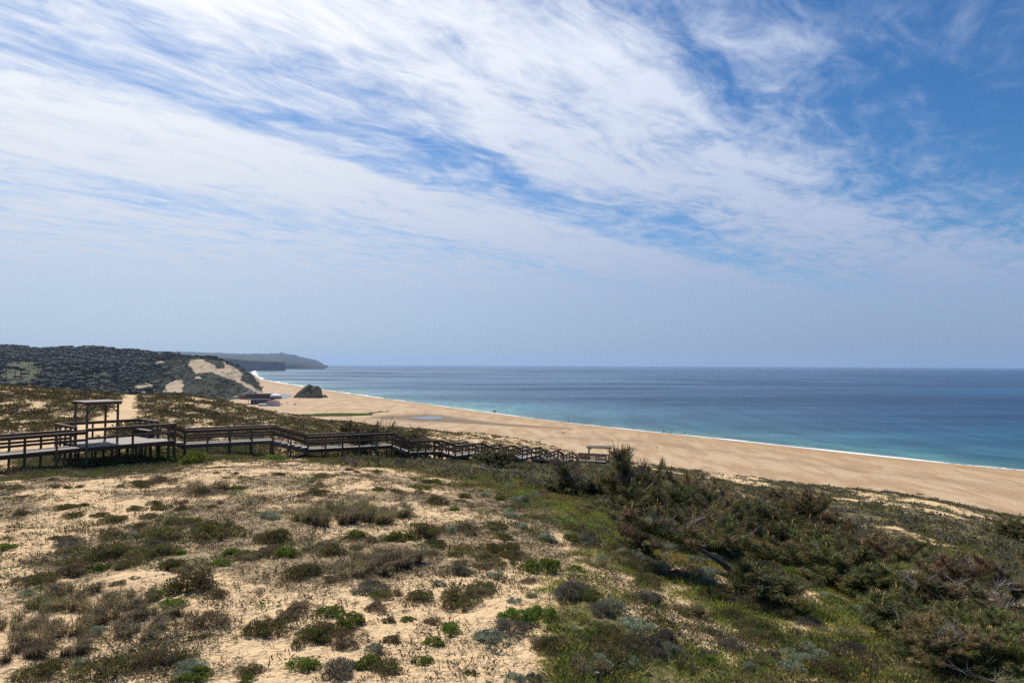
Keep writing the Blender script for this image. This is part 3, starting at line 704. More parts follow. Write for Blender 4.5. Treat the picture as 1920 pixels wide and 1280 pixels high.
part('green_panel', M_GRN, [slab(445.5, 448.9, 742.6, 747.5, .3, 6)]); part('side_wall', M_PALE, [slab(436, 445.4, 742.8, 744.4, 1, 5)])
part('terrace', M_ROOF, [slab(458, 508, 748.1, 749.4, -5, 16)])
part('terrace_railing', M_GREYM, [slab(462, 508, 747.0, 748.05, -5.02, .12)])
part('undercroft_wall', M_SHUT, [slab(470, 506, 749.5, 757.5, -1, 9)])
for k in range(9): part('pillar', M_GREYM, [slab(465 + 5 * k, 465.7 + 5 * k, 749.45, 757.8, -4.8, .5)])
# white pavilion on stilts
ro = K(514.5, 750); root = empty('pavilion_tent', ro, 'white peaked canvas pavilion on a stilted deck at the right end of the restaurant', 'pavilion')
s = slab(506, 523, 741.2, 745, -1, 8); part('glazed_wall', M_PALE, [s])
m = MB(); x0, x1, y0, y1, z = s[0] - .3, s[1] + .3, s[2] - .3, s[3] + .3, s[5]; ap = np.array([(x0 + x1) / 2 - 1, (y0 + y1) / 2, K(513, 737, 0)[2]])
m.add([(x0, y0, z), (x1, y0, z), (x1, y1, z), (x0, y1, z), ap - np.array([1.4, 0, 0]), ap + np.array([1.4, 0, 0])], [(0, 1, 5, 4), (1, 2, 5), (2, 3, 4, 5), (3, 0, 4), (3, 2, 1, 0)])
me = bpy.data.meshes.new('canopy'); me.from_pydata([tuple(np.array(p) - ro) for p in m.v], [], m.f); me.update(); me.materials.append(M_WHITE); link('canopy', me, root)
for k in range(6): part('window_frame', M_GREYM, [slab(506.4 + 3.2 * k, 506.8 + 3.2 * k, 741.3, 745, -1.1, .1)])
part('deck', M_SHUT, [slab(505.8, 523.4, 745.1, 747.6, -1.3, 9)])
for k in range(5): part('stilt', M_SHUT, [slab(507 + 3.9 * k, 507.6 + 3.9 * k, 747.65, 753.5, -1, .5)])
# kiosk with red roof
DR = 668.0
ro = K(513, 762); root = empty('beach_kiosk', ro, 'small white kiosk with a hipped red roof on the sand in front of the restaurant', 'kiosk')
s = slab(506, 520.8, 755, 762.3, 0, 7); part('wall', M_PALE, [s]); part('corner_wall', M_WHITE, [(lambda q: (q[0], q[1], q[2] - .12, q[2] + .1, q[4], q[5]))(slab(518, 520.8, 755, 762.3, 0, 1))])
part('door', M_GREYM, [(lambda q: (q[0], q[1], q[2] - .1, q[2] + .05, q[4], q[5]))(slab(510, 512, 757, 762.3, 0, 1))])
x0, x1, y0, y1, z = K(497, 755.2)[0], s[1] + .5, s[2] - .6, s[3] + .6, s[5]; zt = K(500, 750.5)[2]
m = MB(); m.add([(x0, y0, z), (x1, y0, z), (x1, y1, z), (x0, y1, z), (x0 + 3.2, (y0 + y1) / 2, zt), (x1 - 3.2, (y0 + y1) / 2, zt)], [(0, 1, 5, 4), (1, 2, 5), (2, 3, 4, 5), (3, 0, 4), (3, 2, 1, 0)])
me = bpy.data.meshes.new('roof'); me.from_pydata([tuple(np.array(p) - ro) for p in m.v], [], m.f); me.update(); me.materials.append(M_RED); link('roof', me, root)
ro = K(495, 762); root = empty('storage_hut', ro, 'low white flat roofed hut left of the red roofed kiosk', 'hut')
part('wall', M_PALE, [slab(484.5, 505.5, 758, 763.2, -1, 5)]); part('roof', M_WHITE, [slab(483.8, 505.8, 757.0, 757.95, -1.4, 6)])
# net court frame on the sand
p = onz(539, 757.5, 3.6)
m = MB(); m.tube([p, p + UP * 3.4], [.14, .1], 7); m.bar(p + UP * 2.6 + np.array([-1.4, 0, 0]), p + UP * 2.6 + np.array([1.4, 0, 0]), .12, .12); thing('signal_mast', m, M_SHUT, 'thin dark mast with a crossbar alone on the sand right of the kiosk', 'mast', p)
p = onz(553, 758.2, 3.6)
m = MB(); m.box(p + UP * .3, (1, .2, 0), (-.2, 1, 0), UP, 1.3, .7, .3); m.box(p + UP * .75 + np.array([.5, 0, 0]), (1, .2, 0), (-.2, 1, 0), UP, .5, .5, .2); thing('beached_boat', m, M_SHUT, 'small dark boat pulled up on the sand in front of the big rock', 'boat', p, .2)
# house on the wooded hill
p = at(142, 654.2, 1380); root = empty('hillside_house', p, 'tiny white house among the trees near the top of the wooded hill', 'house')
m = MB(); m.box((0, 0, 2.5), (1, 0, 0), (0, 1, 0), UP, 3.4, 3, 2.6); m.build('wall', M_WHITE, root)
m = MB(); m.add([(-3.8, -3.4, 5.1), (3.8, -3.4, 5.1), (3.8, 3.4, 5.1), (-3.8, 3.4, 5.1), (-2, 0, 6.6), (2, 0, 6.6)], [(0, 1, 5, 4), (1, 2, 5), (2, 3, 4, 5), (3, 0, 4), (3, 2, 1, 0)]); m.build('roof', M_WHITE, root)

# ------------------------------------------------------------------ people at the water's edge
def figure(pose, mat):
    J = {'stand': [(0,0,.93),(0,0,1.2),(0,0,1.42),(0,0,1.53),(0,0.02,1.66),(-.2,0,1.38),(-.26,.02,1.1),(-.24,.1,.86),(.2,0,1.38),(.27,.02,1.1),(.25,.1,.86),(-.1,0,.88),(-.12,.02,.48),(-.13,0,.07),(-.14,.14,.03),(.1,0,.88),(.12,.04,.48),(.13,-.02,.07),(.14,.12,.03)],
         'walk': [(0,0,.93),(0,.02,1.2),(0,.04,1.42),(0,.05,1.53),(0,.08,1.66),(-.2,.04,1.38),(-.25,.16,1.12),(-.22,.34,.95),(.2,.04,1.38),(.26,-.1,1.12),(.25,-.14,.88),(-.1,0,.88),(-.11,-.1,.48),(-.12,-.32,.12),(-.12,-.2,.03),(.1,0,.88),(.11,.2,.5),(.12,.26,.08),(.12,.42,.04)]}[pose]
    E = [(0,1),(1,2),(2,3),(3,4),(2,5),(5,6),(6,7),(2,8),(8,9),(9,10),(0,11),(11,12),(12,13),(13,14),(0,15),(15,16),(16,17),(17,18)]
    Rr = [.15,.14,.15,.06,.105,.075,.05,.035,.075,.05,.035,.095,.065,.045,.035,.095,.065,.045,.035]
    me = bpy.data.meshes.new('person'); me.from_pydata(J, E, []); me.update(); me.materials.append(mat)
    o = link('person', me)
    m = o.modifiers.new('skin', 'SKIN'); m.use_smooth_shade = True
    for v, r in zip(me.skin_vertices[0].data, Rr): v.radius = (r, r * .85)
    me.skin_vertices[0].data[0].use_root = True
    o.modifiers.new('sub', 'SUBSURF').levels = 1; o.modifiers['sub'].render_levels = 1
    return o
M_DARKC = simple('dark_clothing', (.02, .022, .028), .9, .4, 4); M_SKINT = simple('skin_and_shorts', (.22, .12, .085), .8, .5, 3)
def beach_z(px, py): return 1.0
PPL = [(856.3, 764.0, 'stand', 0, 'person in dark clothes standing by the foam, farthest left of those along the waterline'), (949.5, 774.4, 'walk', 0, 'person in dark clothes, left one of two walking near the beach tent'), (952.6, 774.2, 'walk', 0, 'person in dark clothes, right one of two walking near the beach tent'),
       (1244.3, 809.3, 'stand', 1, 'person standing behind a pile of dark gear at the waterline'), (1284.4, 813.8, 'stand', 0, 'person in dark clothes standing alone right of the umbrella'), (1360, 822.6, 'walk', 1, 'person in reddish and grey clothes walking alone along the foam, farthest right'),
       (612.6, 750.6, 'stand', 0, 'person standing on the sand just right of the big scrub topped rock'), (575.5, 761.5, 'walk', 1, 'person walking on the open sand in front of the big scrub topped rock')]
for px, py, pose, mt, lb in PPL:
    p = onz(px, py, 1.1 if px > 800 else 3.55)
    o = figure(pose, M_SKINT if mt else M_DARKC); o.location = p; o.rotation_euler = (0, 0, random.uniform(-1.5, 1.5)); tag(o, lb, 'person', 'people on the beach')
M_TENT = simple('dark_tent', (.02, .025, .035), .7)
p = onz(927, 771.8, 1.1)
m = MB(); ang = np.linspace(0, math.pi, 9); rows = []
for i, q in enumerate((-1.1, -.6, 0, .6, 1.1)):
    s = math.sqrt(max(.05, 1 - (q / 1.35) ** 2)); rows.append([(p[0] - 1.3 * s * math.cos(a), p[1] + q, p[2] + 1.35 * s * math.sin(a)) for a in ang])
Vv = [v for r in rows for v in r]; m.add(Vv, [(i * 9 + k, i * 9 + k + 1, (i + 1) * 9 + k + 1, (i + 1) * 9 + k) for i in range(4) for k in range(8)] + [tuple(range(8, -1, -1)), tuple(range(36, 45))])
thing('beach_tent', m, M_TENT, 'small dark domed beach tent on the waterline left of two walkers', 'tent', p, 0)
p = onz(1258.8, 811.6, 1.1); root = empty('beach_umbrella', p, 'dark beach umbrella stuck in the sand beside the fishing gear', 'umbrella')
m = MB(); m.tube([(0, 0, -.3), (.05, 0, 1.9)], [.03, .025], 6); m.build('pole', M_GREYM, root)
m = MB(); n = 10; m.add([(.05, 0, 2.15)] + [(.05 + .95 * math.cos(2 * math.pi * k / n), .95 * math.sin(2 * math.pi * k / n), 1.72 - (.1 if k % 2 else 0)) for k in range(n)] + [(.05, 0, 2.06)], [(0, 1 + k, 1 + (k + 1) % n) for k in range(n)] + [(n + 1, 1 + (k + 1) % n, 1 + k) for k in range(n)]); m.build('canopy', M_TENT, root)
for px, py, L, lb in ((1245.5, 809.9, 2.0, 'heap of dark fishing gear at the feet of the person by the foam'), (1255, 811.6, 2.6, 'dark bags lying on the sand under the beach umbrella'), (866, 765.2, .9, 'dark bag left on the sand right of the farthest person by the foam'), (1066, 789.6, 1.4, 'small dark bundle on the wet sand between the walkers and the umbrella')):
    p = onz(px, py, 1.2); m = MB()
    for k in range(3):
        c = p + np.array([L * (k - 1) / 3, random.uniform(-.2, .2), .22]); m.tube([c - np.array([.35, 0, .1]), c + np.array([0, 0, .12]), c + np.array([.35, 0, -.08])], [.16, .3, .14], 7)
    thing('gear_bag', m, M_DARKC, lb, 'bag', p)
p = onz(1243, 808.8, 1.1); m = MB(); m.tube([p, p + np.array([-.25, .5, 2.2]), p + np.array([-.5, 1.1, 4.2])], [.03, .022, .012], 5)
thing('fishing_rod', m, M_DARKC, 'thin fishing rod standing upright beside the pile of gear at the waterline', 'fishing rod', p)
# ------------------------------------------------------------------ plants
M_LEAF = foliage_mat('foliage')
M_NEEDLE = foliage_mat('pine_needles', .18, .6)
M_BARK = wood_mat('pine_bark', (.075, .058, .048), .5)
M_DEAD = wood_mat('dead_wood', (.18, .145, .115), .5)
M_STEM = wood_mat('shrub_stem', (.10, .075, .055), .4)
def rnorm(a): return a / (np.linalg.norm(a, axis=-1, keepdims=True) + 1e-9)
def blades(base, dirn, L, Wd, g, bend=0.0):
    """thin two-triangle leaves: base, direction, length, width -> verts, tris"""
    n = len(base); side = rnorm(np.cross(dirn, g.normal(size=(n, 3)))) * Wd[:, None]
    mid = base + dirn * (L * .5)[:, None]; tip = base + dirn * L[:, None] + np.array([0, 0, -1.0]) * (bend * L)[:, None]
    V = np.stack([base, mid + side, tip, mid - side], 1).reshape(-1, 3); i = np.arange(n)[:, None] * 4
    return V, np.vstack([i + [0, 1, 2], i + [0, 2, 3]])
def blade(base, dirn, L, Wd, g, bend=0.0):
    n = len(base); side = rnorm(np.cross(dirn, g.normal(size=(n, 3)))) * Wd[:, None]
    tip = base + dirn * L[:, None] + np.array([0, 0, -1.0]) * (bend * L)[:, None]
    V = np.stack([base - side, base + side, tip], 1).reshape(-1, 3); return V, np.arange(3 * n).reshape(-1, 3)
def dirs_up(n, g, up):
    d = g.normal(size=(n, 3)); d[:, 2] = np.abs(d[:, 2]) + up; return rnorm(d)
KIND = {
 #         leaf colours                                     n   len   wid   up  squash lumps
 'heath':  ([(.102,.098,.034),(.138,.120,.050),(.074,.082,.026),(.168,.126,.062)], 2300, .17, .013, .9, .62, 13),
 'green':  ([(.102,.150,.024),(.138,.180,.031),(.072,.114,.020),(.180,.192,.042)], 1900, .13, .026, .6, .66, 12),
 'grey':   ([(.228,.264,.186),(.300,.324,.240),(.156,.180,.120),(.180,.210,.144)], 2000, .11, .020, .9, .72, 10),
 'dry':    ([(.180,.134,.084),(.240,.186,.120),(.114,.084,.054),(.138,.120,.060)], 2000, .22, .010, .8, .6, 10),
 'purple': ([(.125,.108,.085),(.165,.142,.115),(.08,.066,.052),(.14,.135,.10)], 2400, .16, .013, 1.0, .70, 12),
 'gold':   ([(.204,.168,.024),(.264,.204,.030),(.108,.108,.024)], 1500, .12, .022, .7, .55, 10),
}
def bush_mesh(kind, seed):
    cols, n, L, Wd, up, sq, lumps = KIND[kind]; n = int(n * 1.5); L *= .72; Wd *= .95; lumps += 6; g = np.random.default_rng(seed)
    cols = np.array(cols)
    th = g.uniform(0, 2 * np.pi, lumps); r = np.sqrt(g.uniform(0, 1, lumps)) * .80
    c = np.stack([r * np.cos(th), r * np.sin(th), sq * (.02 + .46 * (1 - (r / .95) ** 2) * g.uniform(.45, 1.25, lumps))], 1)
    rad = g.uniform(.20, .38, lumps) * (1 - .25 * r)
    k = g.integers(0, lumps, n); d = rnorm(g.normal(size=(n, 3))); d[:, 2] = np.where(d[:, 2] < -.3, -d[:, 2], d[:, 2])
    base = c[k] + d * (rad[k] * g.uniform(.45, 1.0, n) ** .5)[:, None] * np.array([1, 1, .8])
    base[:, 2] = np.maximum(base[:, 2], .01)
    sk = g.uniform(0, 1, n) < .22; base[sk, 2] *= .25; base[sk, :2] *= 1.06
    dirn = rnorm(d * .9 + dirs_up(n, g, up))
    V, F = blades(base, dirn, L * g.uniform(.6, 1.3, n), Wd * g.uniform(.7, 1.3, n), g, .08)
    lc = cols[g.choice(len(cols), lumps)]; mixl = g.uniform(0, .75, n)[:, None]
    ci = lc[k] * (1 - mixl) + cols[g.integers(0, len(cols), n)] * mixl
    ci *= g.uniform(.7, 1.3, (n, 1))
    fl = g.uniform(0, 1, n) < (.008 if kind in ('green', 'heath', 'dry') else 0)
    ci[fl] = (.55, .38, .02)
    return meshdata(kind + '_foliage', V, F, np.repeat(ci, 4, 0), mat=M_LEAF)
def stem_mesh(seed, k=9):
    g = random.Random(seed); m = MB()
    for i in range(k):
        a = g.uniform(0, 6.28); r = g.uniform(.3, .75); h = g.uniform(.2, .42)
        p = [np.array([.05 * math.cos(a), .05 * math.sin(a), -.1]), np.array([r * .45 * math.cos(a + .2), r * .45 * math.sin(a + .2), h * .5]), np.array([r * math.cos(a), r * math.sin(a), h])]
        m.tube(p, [.028, .02, .008], 5)
        m.tube([p[1], p[1] + (p[2] - p[1]) * .8 + np.array([g.uniform(-.2, .2), g.uniform(-.2, .2), .12])], [.014, .005], 4)
    me = bpy.data.meshes.new('stems'); me.from_pydata(m.v, [], m.f); me.update(); me.materials.append(M_STEM); return me
def tuss_mesh(seed, cols, n=620):
    g = np.random.default_rng(seed); cols = np.array(cols)
    nb = 9; th0 = g.uniform(0, 6.28, nb); r0 = np.sqrt(g.uniform(0, 1, nb)) * .62; c = np.stack([r0 * np.cos(th0), r0 * np.sin(th0)], 1)
    k = g.integers(0, nb, n); b = np.zeros((n, 3)); b[:, :2] = c[k] + g.normal(size=(n, 2)) * .09
    lean = g.normal(size=(n, 2)) * .45 + c[k] * .7 + np.array([.28, -.1])
    L = g.uniform(.35, .95, n) * .8
    d1 = rnorm(np.c_[lean * .5, np.full(n, 1.0)]); d2 = rnorm(np.c_[lean * 1.5, g.uniform(-.15, .6, n)])
    s = rnorm(np.cross(d1, g.normal(size=(n, 3)))) * (.009 * g.uniform(.6, 1.4, n))[:, None]
    m1 = b + d1 * (L * .5)[:, None]; t = m1 + d2 * (L * .6)[:, None]
    V = np.stack([b - s, b + s, m1 + s * .8, m1 - s * .8, t], 1).reshape(-1, 3); i = np.arange(n)[:, None] * 5
    F = np.vstack([i + [0, 1, 2], i + [0, 2, 3], i + [3, 2, 4]])
    col = cols[g.integers(0, len(cols), n)] * g.uniform(.7, 1.25, (n, 1))
    return meshdata('grass_blades', V, F, np.repeat(col, 5, 0), mat=M_LEAF)
BM = {k: [bush_mesh(k, 100 + 13 * i + j * 7) for j in range(3)] for i, k in enumerate(KIND)}
ST = [stem_mesh(5), stem_mesh(6)]
BM['tuss'] = [tuss_mesh(s, [(.33,.26,.145),(.42,.34,.20),(.21,.16,.085),(.18,.165,.06)]) for s in (1, 2, 3)]
BM['darktuss'] = [tuss_mesh(s, [(.17,.128,.08),(.25,.20,.13),(.10,.072,.046),(.13,.12,.05)], 700) for s in (4, 5)]
BM['greentuss'] = [tuss_mesh(s, [(.15,.155,.05),(.25,.215,.10),(.11,.12,.035),(.30,.24,.13)], 700) for s in (7, 8)]
DESC = {'heath': ('dark olive heath shrub', 'heath_shrub', 'shrub'), 'green': ('leafy bright green shrub', 'leafy_shrub', 'shrub'), 'grey': ('rounded grey green bush', 'cushion_bush', 'shrub'), 'dry': ('dry brown twiggy shrub', 'twiggy_shrub', 'shrub'),
        'purple': ('dark greyish brown bush', 'grey_bush', 'shrub'), 'gold': ('yellow flowering low shrub', 'flowering_shrub', 'shrub'), 'tuss': ('dry straw grass tussock', 'grass_tussock', 'grass tussock'), 'darktuss': ('dark dead grass tussock', 'dead_tussock', 'grass tussock'), 'greentuss': ('olive and straw grass tussock', 'marram_tussock', 'grass tussock')}
HP = [
 (295,905,60,12,'dry'),(377,922,100,28,'tuss'),(245,914,65,14,'heath'),(112,955,45,13,'heath'),(152,950,24,9,'heath'),(33,966,32,11,'heath'),(130,971,36,14,'heath'),(203,982,54,21,'heath'),(248,957,32,11,'heath'),(297,956,42,13,'heath'),(284,947,32,11,'heath'),
 (392,1011,98,38,'heath'),(283,1016,88,26,'heath'),(248,1008,26,17,'grey'),(190,1051,80,46,'heath'),(272,1048,78,30,'heath'),(328,1040,32,22,'green'),(172,1072,46,19,'green'),(125,1080,52,32,'dry'),(232,1066,60,20,'heath'),(312,1068,54,22,'heath'),(430,1040,32,22,'green'),
 (506,1020,72,34,'heath'),(527,1046,48,25,'green'),(562,1085,68,50,'heath'),(248,1086,20,14,'grey'),(350,1112,98,42,'heath'),(286,1123,44,25,'green'),(395,1124,56,20,'dry'),(315,1142,50,25,'green'),
 (110,1132,110,44,'darktuss'),(165,1150,110,46,'tuss'),(222,1142,100,42,'darktuss'),(62,1152,100,42,'greentuss'),(18,1182,100,46,'darktuss'),(122,1190,110,44,'tuss'),(196,1180,110,46,'darktuss'),(272,1170,100,42,'darktuss'),(52,1212,110,46,'tuss'),(242,1202,100,40,'darktuss'),(98,1232,110,44,'darktuss'),(16,1238,100,46,'darktuss'),
 (174,1192,44,26,'grey'),(376,1178,82,28,'dry'),(358,1200,26,14,'heath'),(383,1196,28,15,'heath'),(490,1192,80,50,'heath'),(530,1165,56,30,'dry'),(555,1146,50,20,'dry'),(278,1262,92,36,'dry'),(355,1279,66,30,'green'),(143,1254,38,30,'grey'),(180,1279,140,40,'heath'),(60,1278,90,34,'heath'),(562,1258,60,44,'green'),(462,1279,36,16,'green'),(575,1212,80,34,'heath'),
 (572,978,90,46,'greentuss'),(620,986,95,52,'darktuss'),(662,970,100,56,'greentuss'),(702,985,90,44,'greentuss'),(640,962,90,46,'darktuss'),(740,968,70,34,'darktuss'),(664,1010,42,17,'green'),(622,1041,52,32,'heath'),(666,1031,28,18,'heath'),(745,1014,46,23,'green'),(790,1009,74,33,'heath'),(813,1023,42,18,'heath'),(847,998,28,21,'grey'),(850,957,24,13,'green'),(818,945,46,22,'heath'),(785,918,48,11,'green'),(708,920,24,10,'green'),(588,928,52,14,'heath'),
 (908,931,22,17,'grey'),(869,933,26,18,'heath'),(925,987,32,18,'heath'),(972,990,32,21,'grey'),(943,1012,38,24,'heath'),(959,1031,40,23,'heath'),(866,1037,46,17,'gold'),(912,1053,46,45,'heath'),(704,1076,95,54,'darktuss'),(745,1066,95,60,'darktuss'),(655,1082,90,44,'tuss'),(690,1058,80,44,'darktuss'),(862,1080,50,40,'purple'),(822,1100,29,25,'grey'),(702,1118,30,17,'green'),(860,1140,84,45,'heath'),(905,1112,58,38,'heath'),(790,1125,50,26,'heath'),
 (728,1168,30,24,'heath'),(762,1165,30,21,'green'),(810,1170,36,36,'dry'),(650,1176,60,34,'green'),(596,1200,78,33,'heath'),(702,1228,46,34,'grey'),(690,1254,56,34,'green'),(734,1206,40,33,'heath'),(842,1190,50,30,'green'),(812,1210,42,24,'green'),(790,1246,40,24,'green'),(630,1272,78,56,'purple'),(920,1217,78,34,'grey'),(882,1265,28,15,'green'),(985,1279,34,30,'grey'),(722,1262,60,32,'heath'),
 (1024,1013,42,29,'grey'),(1103,1022,60,44,'purple'),(1073,1016,40,30,'green'),(1197,1001,40,24,'purple'),(1250,1003,26,16,'grey'),(1233,1033,38,24,'purple'),(1250,1044,22,14,'grey'),(1013,1074,72,42,'green'),(1120,1063,56,46,'tuss'),(1168,1060,56,44,'greentuss'),(1062,1128,60,42,'purple'),(968,1132,32,22,'grey'),(996,1121,24,20,'grey'),(968,1172,76,52,'green'),(1018,1162,60,46,'green'),(1218,1134,60,50,'purple'),(1215,1090,40,27,'heath'),(1305,1057,38,24,'grey'),(1246,1077,40,22,'grey'),(1325,1098,44,22,'grey'),
 (1177,1258,60,50,'grey'),(1206,1264,30,38,'dry'),(1250,1212,64,38,'purple'),(960,1278,42,34,'grey'),(1004,1278,40,36,'purple'),(1140,1279,30,22,'green'),(1120,1212,54,34,'heath'),(1048,1212,46,36,'greentuss'),(1337,1192,42,28,'purple'),(1376,1222,56,40,'purple'),(1072,1245,48,28,'green'),(1490,1267,62,58,'grey'),(1450,1240,50,36,'purple'),(1616,1210,38,28,'green'),(1705,1272,58,38,'tuss'),(1410,1262,44,28,'grey'),(1290,1262,50,26,'heath'),(1330,1250,50,24,'green'),(1545,1165,44,22,'green'),(1575,1240,56,30,'dry'),(1650,1262,46,24,'dry'),(362,868,62,26,'green'),(302,870,60,18,'green'),(252,874,62,16,'green'),(205,873,52,14,'green'),(150,880,44,12,'green'),(396,860,40,14,'greentuss'),(440,862,44,12,'heath'),(500,862,60,12,'green'),
]
def region(px, py):
    if py < 960 and px < 480: return 'just in front of the stilts'
    if py < 1000 and px < 830: return 'below the middle boardwalk'
    if px < 480 and py < 1100: return 'in the scrub left of centre'
    if px < 330: return 'by the dead grass lower left'
    if px < 780 and py < 1140: return 'around the central tussock mound'
    if px < 800: return 'on bottom sand left of centre'
    if py < 1060 and px < 1010: return 'on sand beside the green slope'
    if px < 1010: return 'where sand meets the lower green'
    if py < 1110: return 'on the green left of the pines'
    if px < 1300: return 'on the green near the bottom'
    return 'in the grassy gap below the pines'
def num(n):
    return ['first', 'second', 'third', 'fourth', 'fifth', 'sixth', 'seventh', 'eighth', 'ninth', 'tenth', 'eleventh', 'twelfth', 'thirteenth', 'fourteenth'][n]
cnt = {}
for q in HP: cnt.setdefault((q[4], region(q[0], q[1])), []).append(q)
for L in cnt.values(): L.sort(key=lambda q: q[0])
ONE = np.random.default_rng(77)
HPOS = []
for q in HP:
    px, py, w, h, k = q; p = hit(px, py); d = p[1]
    sx = w * d / 1280 / 2 / .92; ln = cnt[(k, region(px, py))]
    desc, nm, cat = DESC[k]; i = ln.index(q)
    size = 'small' if w < 34 else ('broad' if w > 70 else '')
    lb = (size + ' ' + desc + ' ' + region(px, py)).strip()
    if len(ln) > 1: lb += ', ' + ('leftmost' if i == 0 else 'rightmost' if i == len(ln) - 1 else num(i) + ' from left')
    vr = BM[k]; me = vr[int(ONE.integers(0, len(vr)))]
    p = p + np.array([0, sx * .55, 0]); p[2] = gz(p[0], p[1]) - .03
    zk = max(.6, min(1.25, (h * d / 1280 * 1.15) / (sx * (.78 if 'tuss' not in k else .8))))
    if 'tuss' in k:
        o = link(nm, me, None, p); o.scale = (sx * 1.12, sx * .95, sx * zk * .95); o.rotation_euler = (0, 0, ONE.uniform(-.6, .6))
        tag(o, lb, cat, 'clumps of dune grass')
    else:
        r = bpy.data.objects.new(nm, None); COLL.objects.link(r); r.location = p; r.scale = (sx * 1.05, sx * .95, sx * zk); r.rotation_euler = (0, 0, ONE.uniform(0, 6.28)); r.empty_display_size = .2
        tag(r, lb, cat, 'shrubs scattered over the near dune')
        link('foliage', me, r); link('stems', ST[int(ONE.integers(0, 2))], r)
    HPOS.append((p[0], p[1], sx))
HPOS = np.array(HPOS)

# --- area sampling on the dune grid
def cellarea():
    ux = np.gradient(XG, axis=0); ut = np.gradient(YG, axis=1); return np.abs(ux * ut)
AREA = cellarea()
CREST = np.zeros_like(COV, bool)          # what the ground itself hides is left bare
smax = np.maximum.accumulate((ZG - CAM_Z) / DG, 1); CREST = ((ZG - CAM_Z) / DG) < smax - .012
INV = (PXI > -260) & (PXI < 2280) & (PYI < 1330) & ~CREST & (DG > 8)
def sample(weight, n, g):
    w = (weight * AREA * INV); w[:, -1] = 0; w[-1] = 0; c = np.cumsum(w.ravel()); 
    k = np.searchsorted(c, g.uniform(0, c[-1], n)); i, j = np.unravel_index(k, w.shape); i = np.minimum(i, NU - 2); j = np.minimum(j, NTT - 2)
    a = g.uniform(0, 1, n); b = g.uniform(0, 1, n)
    f = lambda A: (A[i, j] * (1 - a) + A[i + 1, j] * a) * (1 - b) + (A[i, j + 1] * (1 - a) + A[i + 1, j + 1] * a) * b
    return np.stack([f(XG), f(YG), f(ZG)], 1), f(COV), f(GRN), i, j
def scatter(name, tmpl, P, size, g, tint=None, mat=None, hz=None):
    """many copies of small plants gathered into one mesh of uncountable cover"""
    vs = []; fs = []; cs = []; off = 0; pick = g.integers(0, len(tmpl), len(P)); N = len(P)
    rot = g.uniform(0, 6.28, N); hz = np.ones(N) if hz is None else hz
    tint = np.ones((N, 3)) if tint is None else tint
    for q, (V, F, C) in enumerate(tmpl):
        w = pick == q
        if not w.any(): continue
        c = np.cos(rot[w])[:, None]; s = np.sin(rot[w])[:, None]; z = size[w][:, None]
        X = (V[None, :, 0] * c - V[None, :, 1] * s) * z + P[w][:, None, 0]; Y = (V[None, :, 0] * s + V[None, :, 1] * c) * z + P[w][:, None, 1]; Z = V[None, :, 2] * z * hz[w][:, None] + P[w][:, None, 2]
        vs.append(np.stack([X, Y, Z], -1).reshape(-1, 3)); m = int(w.sum())
        fs.append((F[None] + (np.arange(m) * len(V))[:, None, None] + off).reshape(-1, 3)); off += m * len(V)
        cs.append((C[None] * tint[w][:, None]).reshape(-1, 3))
    o = link(name, meshdata(name, np.vstack(vs), np.vstack(fs), np.clip(np.vstack(cs), 0, 1), mat=mat or M_LEAF)); return tag(o, kind='stuff')
def t_bush(cols, n, seed, L=.3, Wd=.07, sq=.6):
    g = np.random.default_rng(seed); d = rnorm(g.normal(size=(n, 3))); d[:, 2] = np.abs(d[:, 2])
    b = d * (g.uniform(.3, .95, n) ** .6)[:, None] * np.array([1, 1, sq]) * (1 + .3 * np.sin(3 * np.arctan2(d[:, 1], d[:, 0]) + seed))[:, None]
    V, F = blades(b - .1 * d, rnorm(d + dirs_up(n, g, .5)), L * g.uniform(.6, 1.3, n), Wd * g.uniform(.6, 1.3, n), g, .1)
    C = np.array(cols)[g.integers(0, len(cols), n)] * g.uniform(.6, 1.35, (n, 1)); return V, F, np.repeat(C, 4, 0)
def t_tuft(cols, n, seed, lean=.6, Wd=.045, spread=.35):
    g = np.random.default_rng(seed); b = np.c_[g.normal(size=(n, 2)) * spread, np.full(n, -.04)]; d = rnorm(np.c_[g.normal(size=(n, 2)) * lean + b[:, :2] * .8, np.ones(n)])
    V, F = blade(b, d, g.uniform(.5, 1.1, n), Wd * g.uniform(.6, 1.4, n), g, .15)
    C = np.array(cols)[g.integers(0, len(cols), n)] * g.uniform(.65, 1.3, (n, 1)); return V, F, np.repeat(C, 3, 0)
def jit(n, g, a=.25): return g.uniform(1 - a, 1 + a, (n, 1)) * g.uniform(.92, 1.08, (n, 3))
g = np.random.default_rng(5)
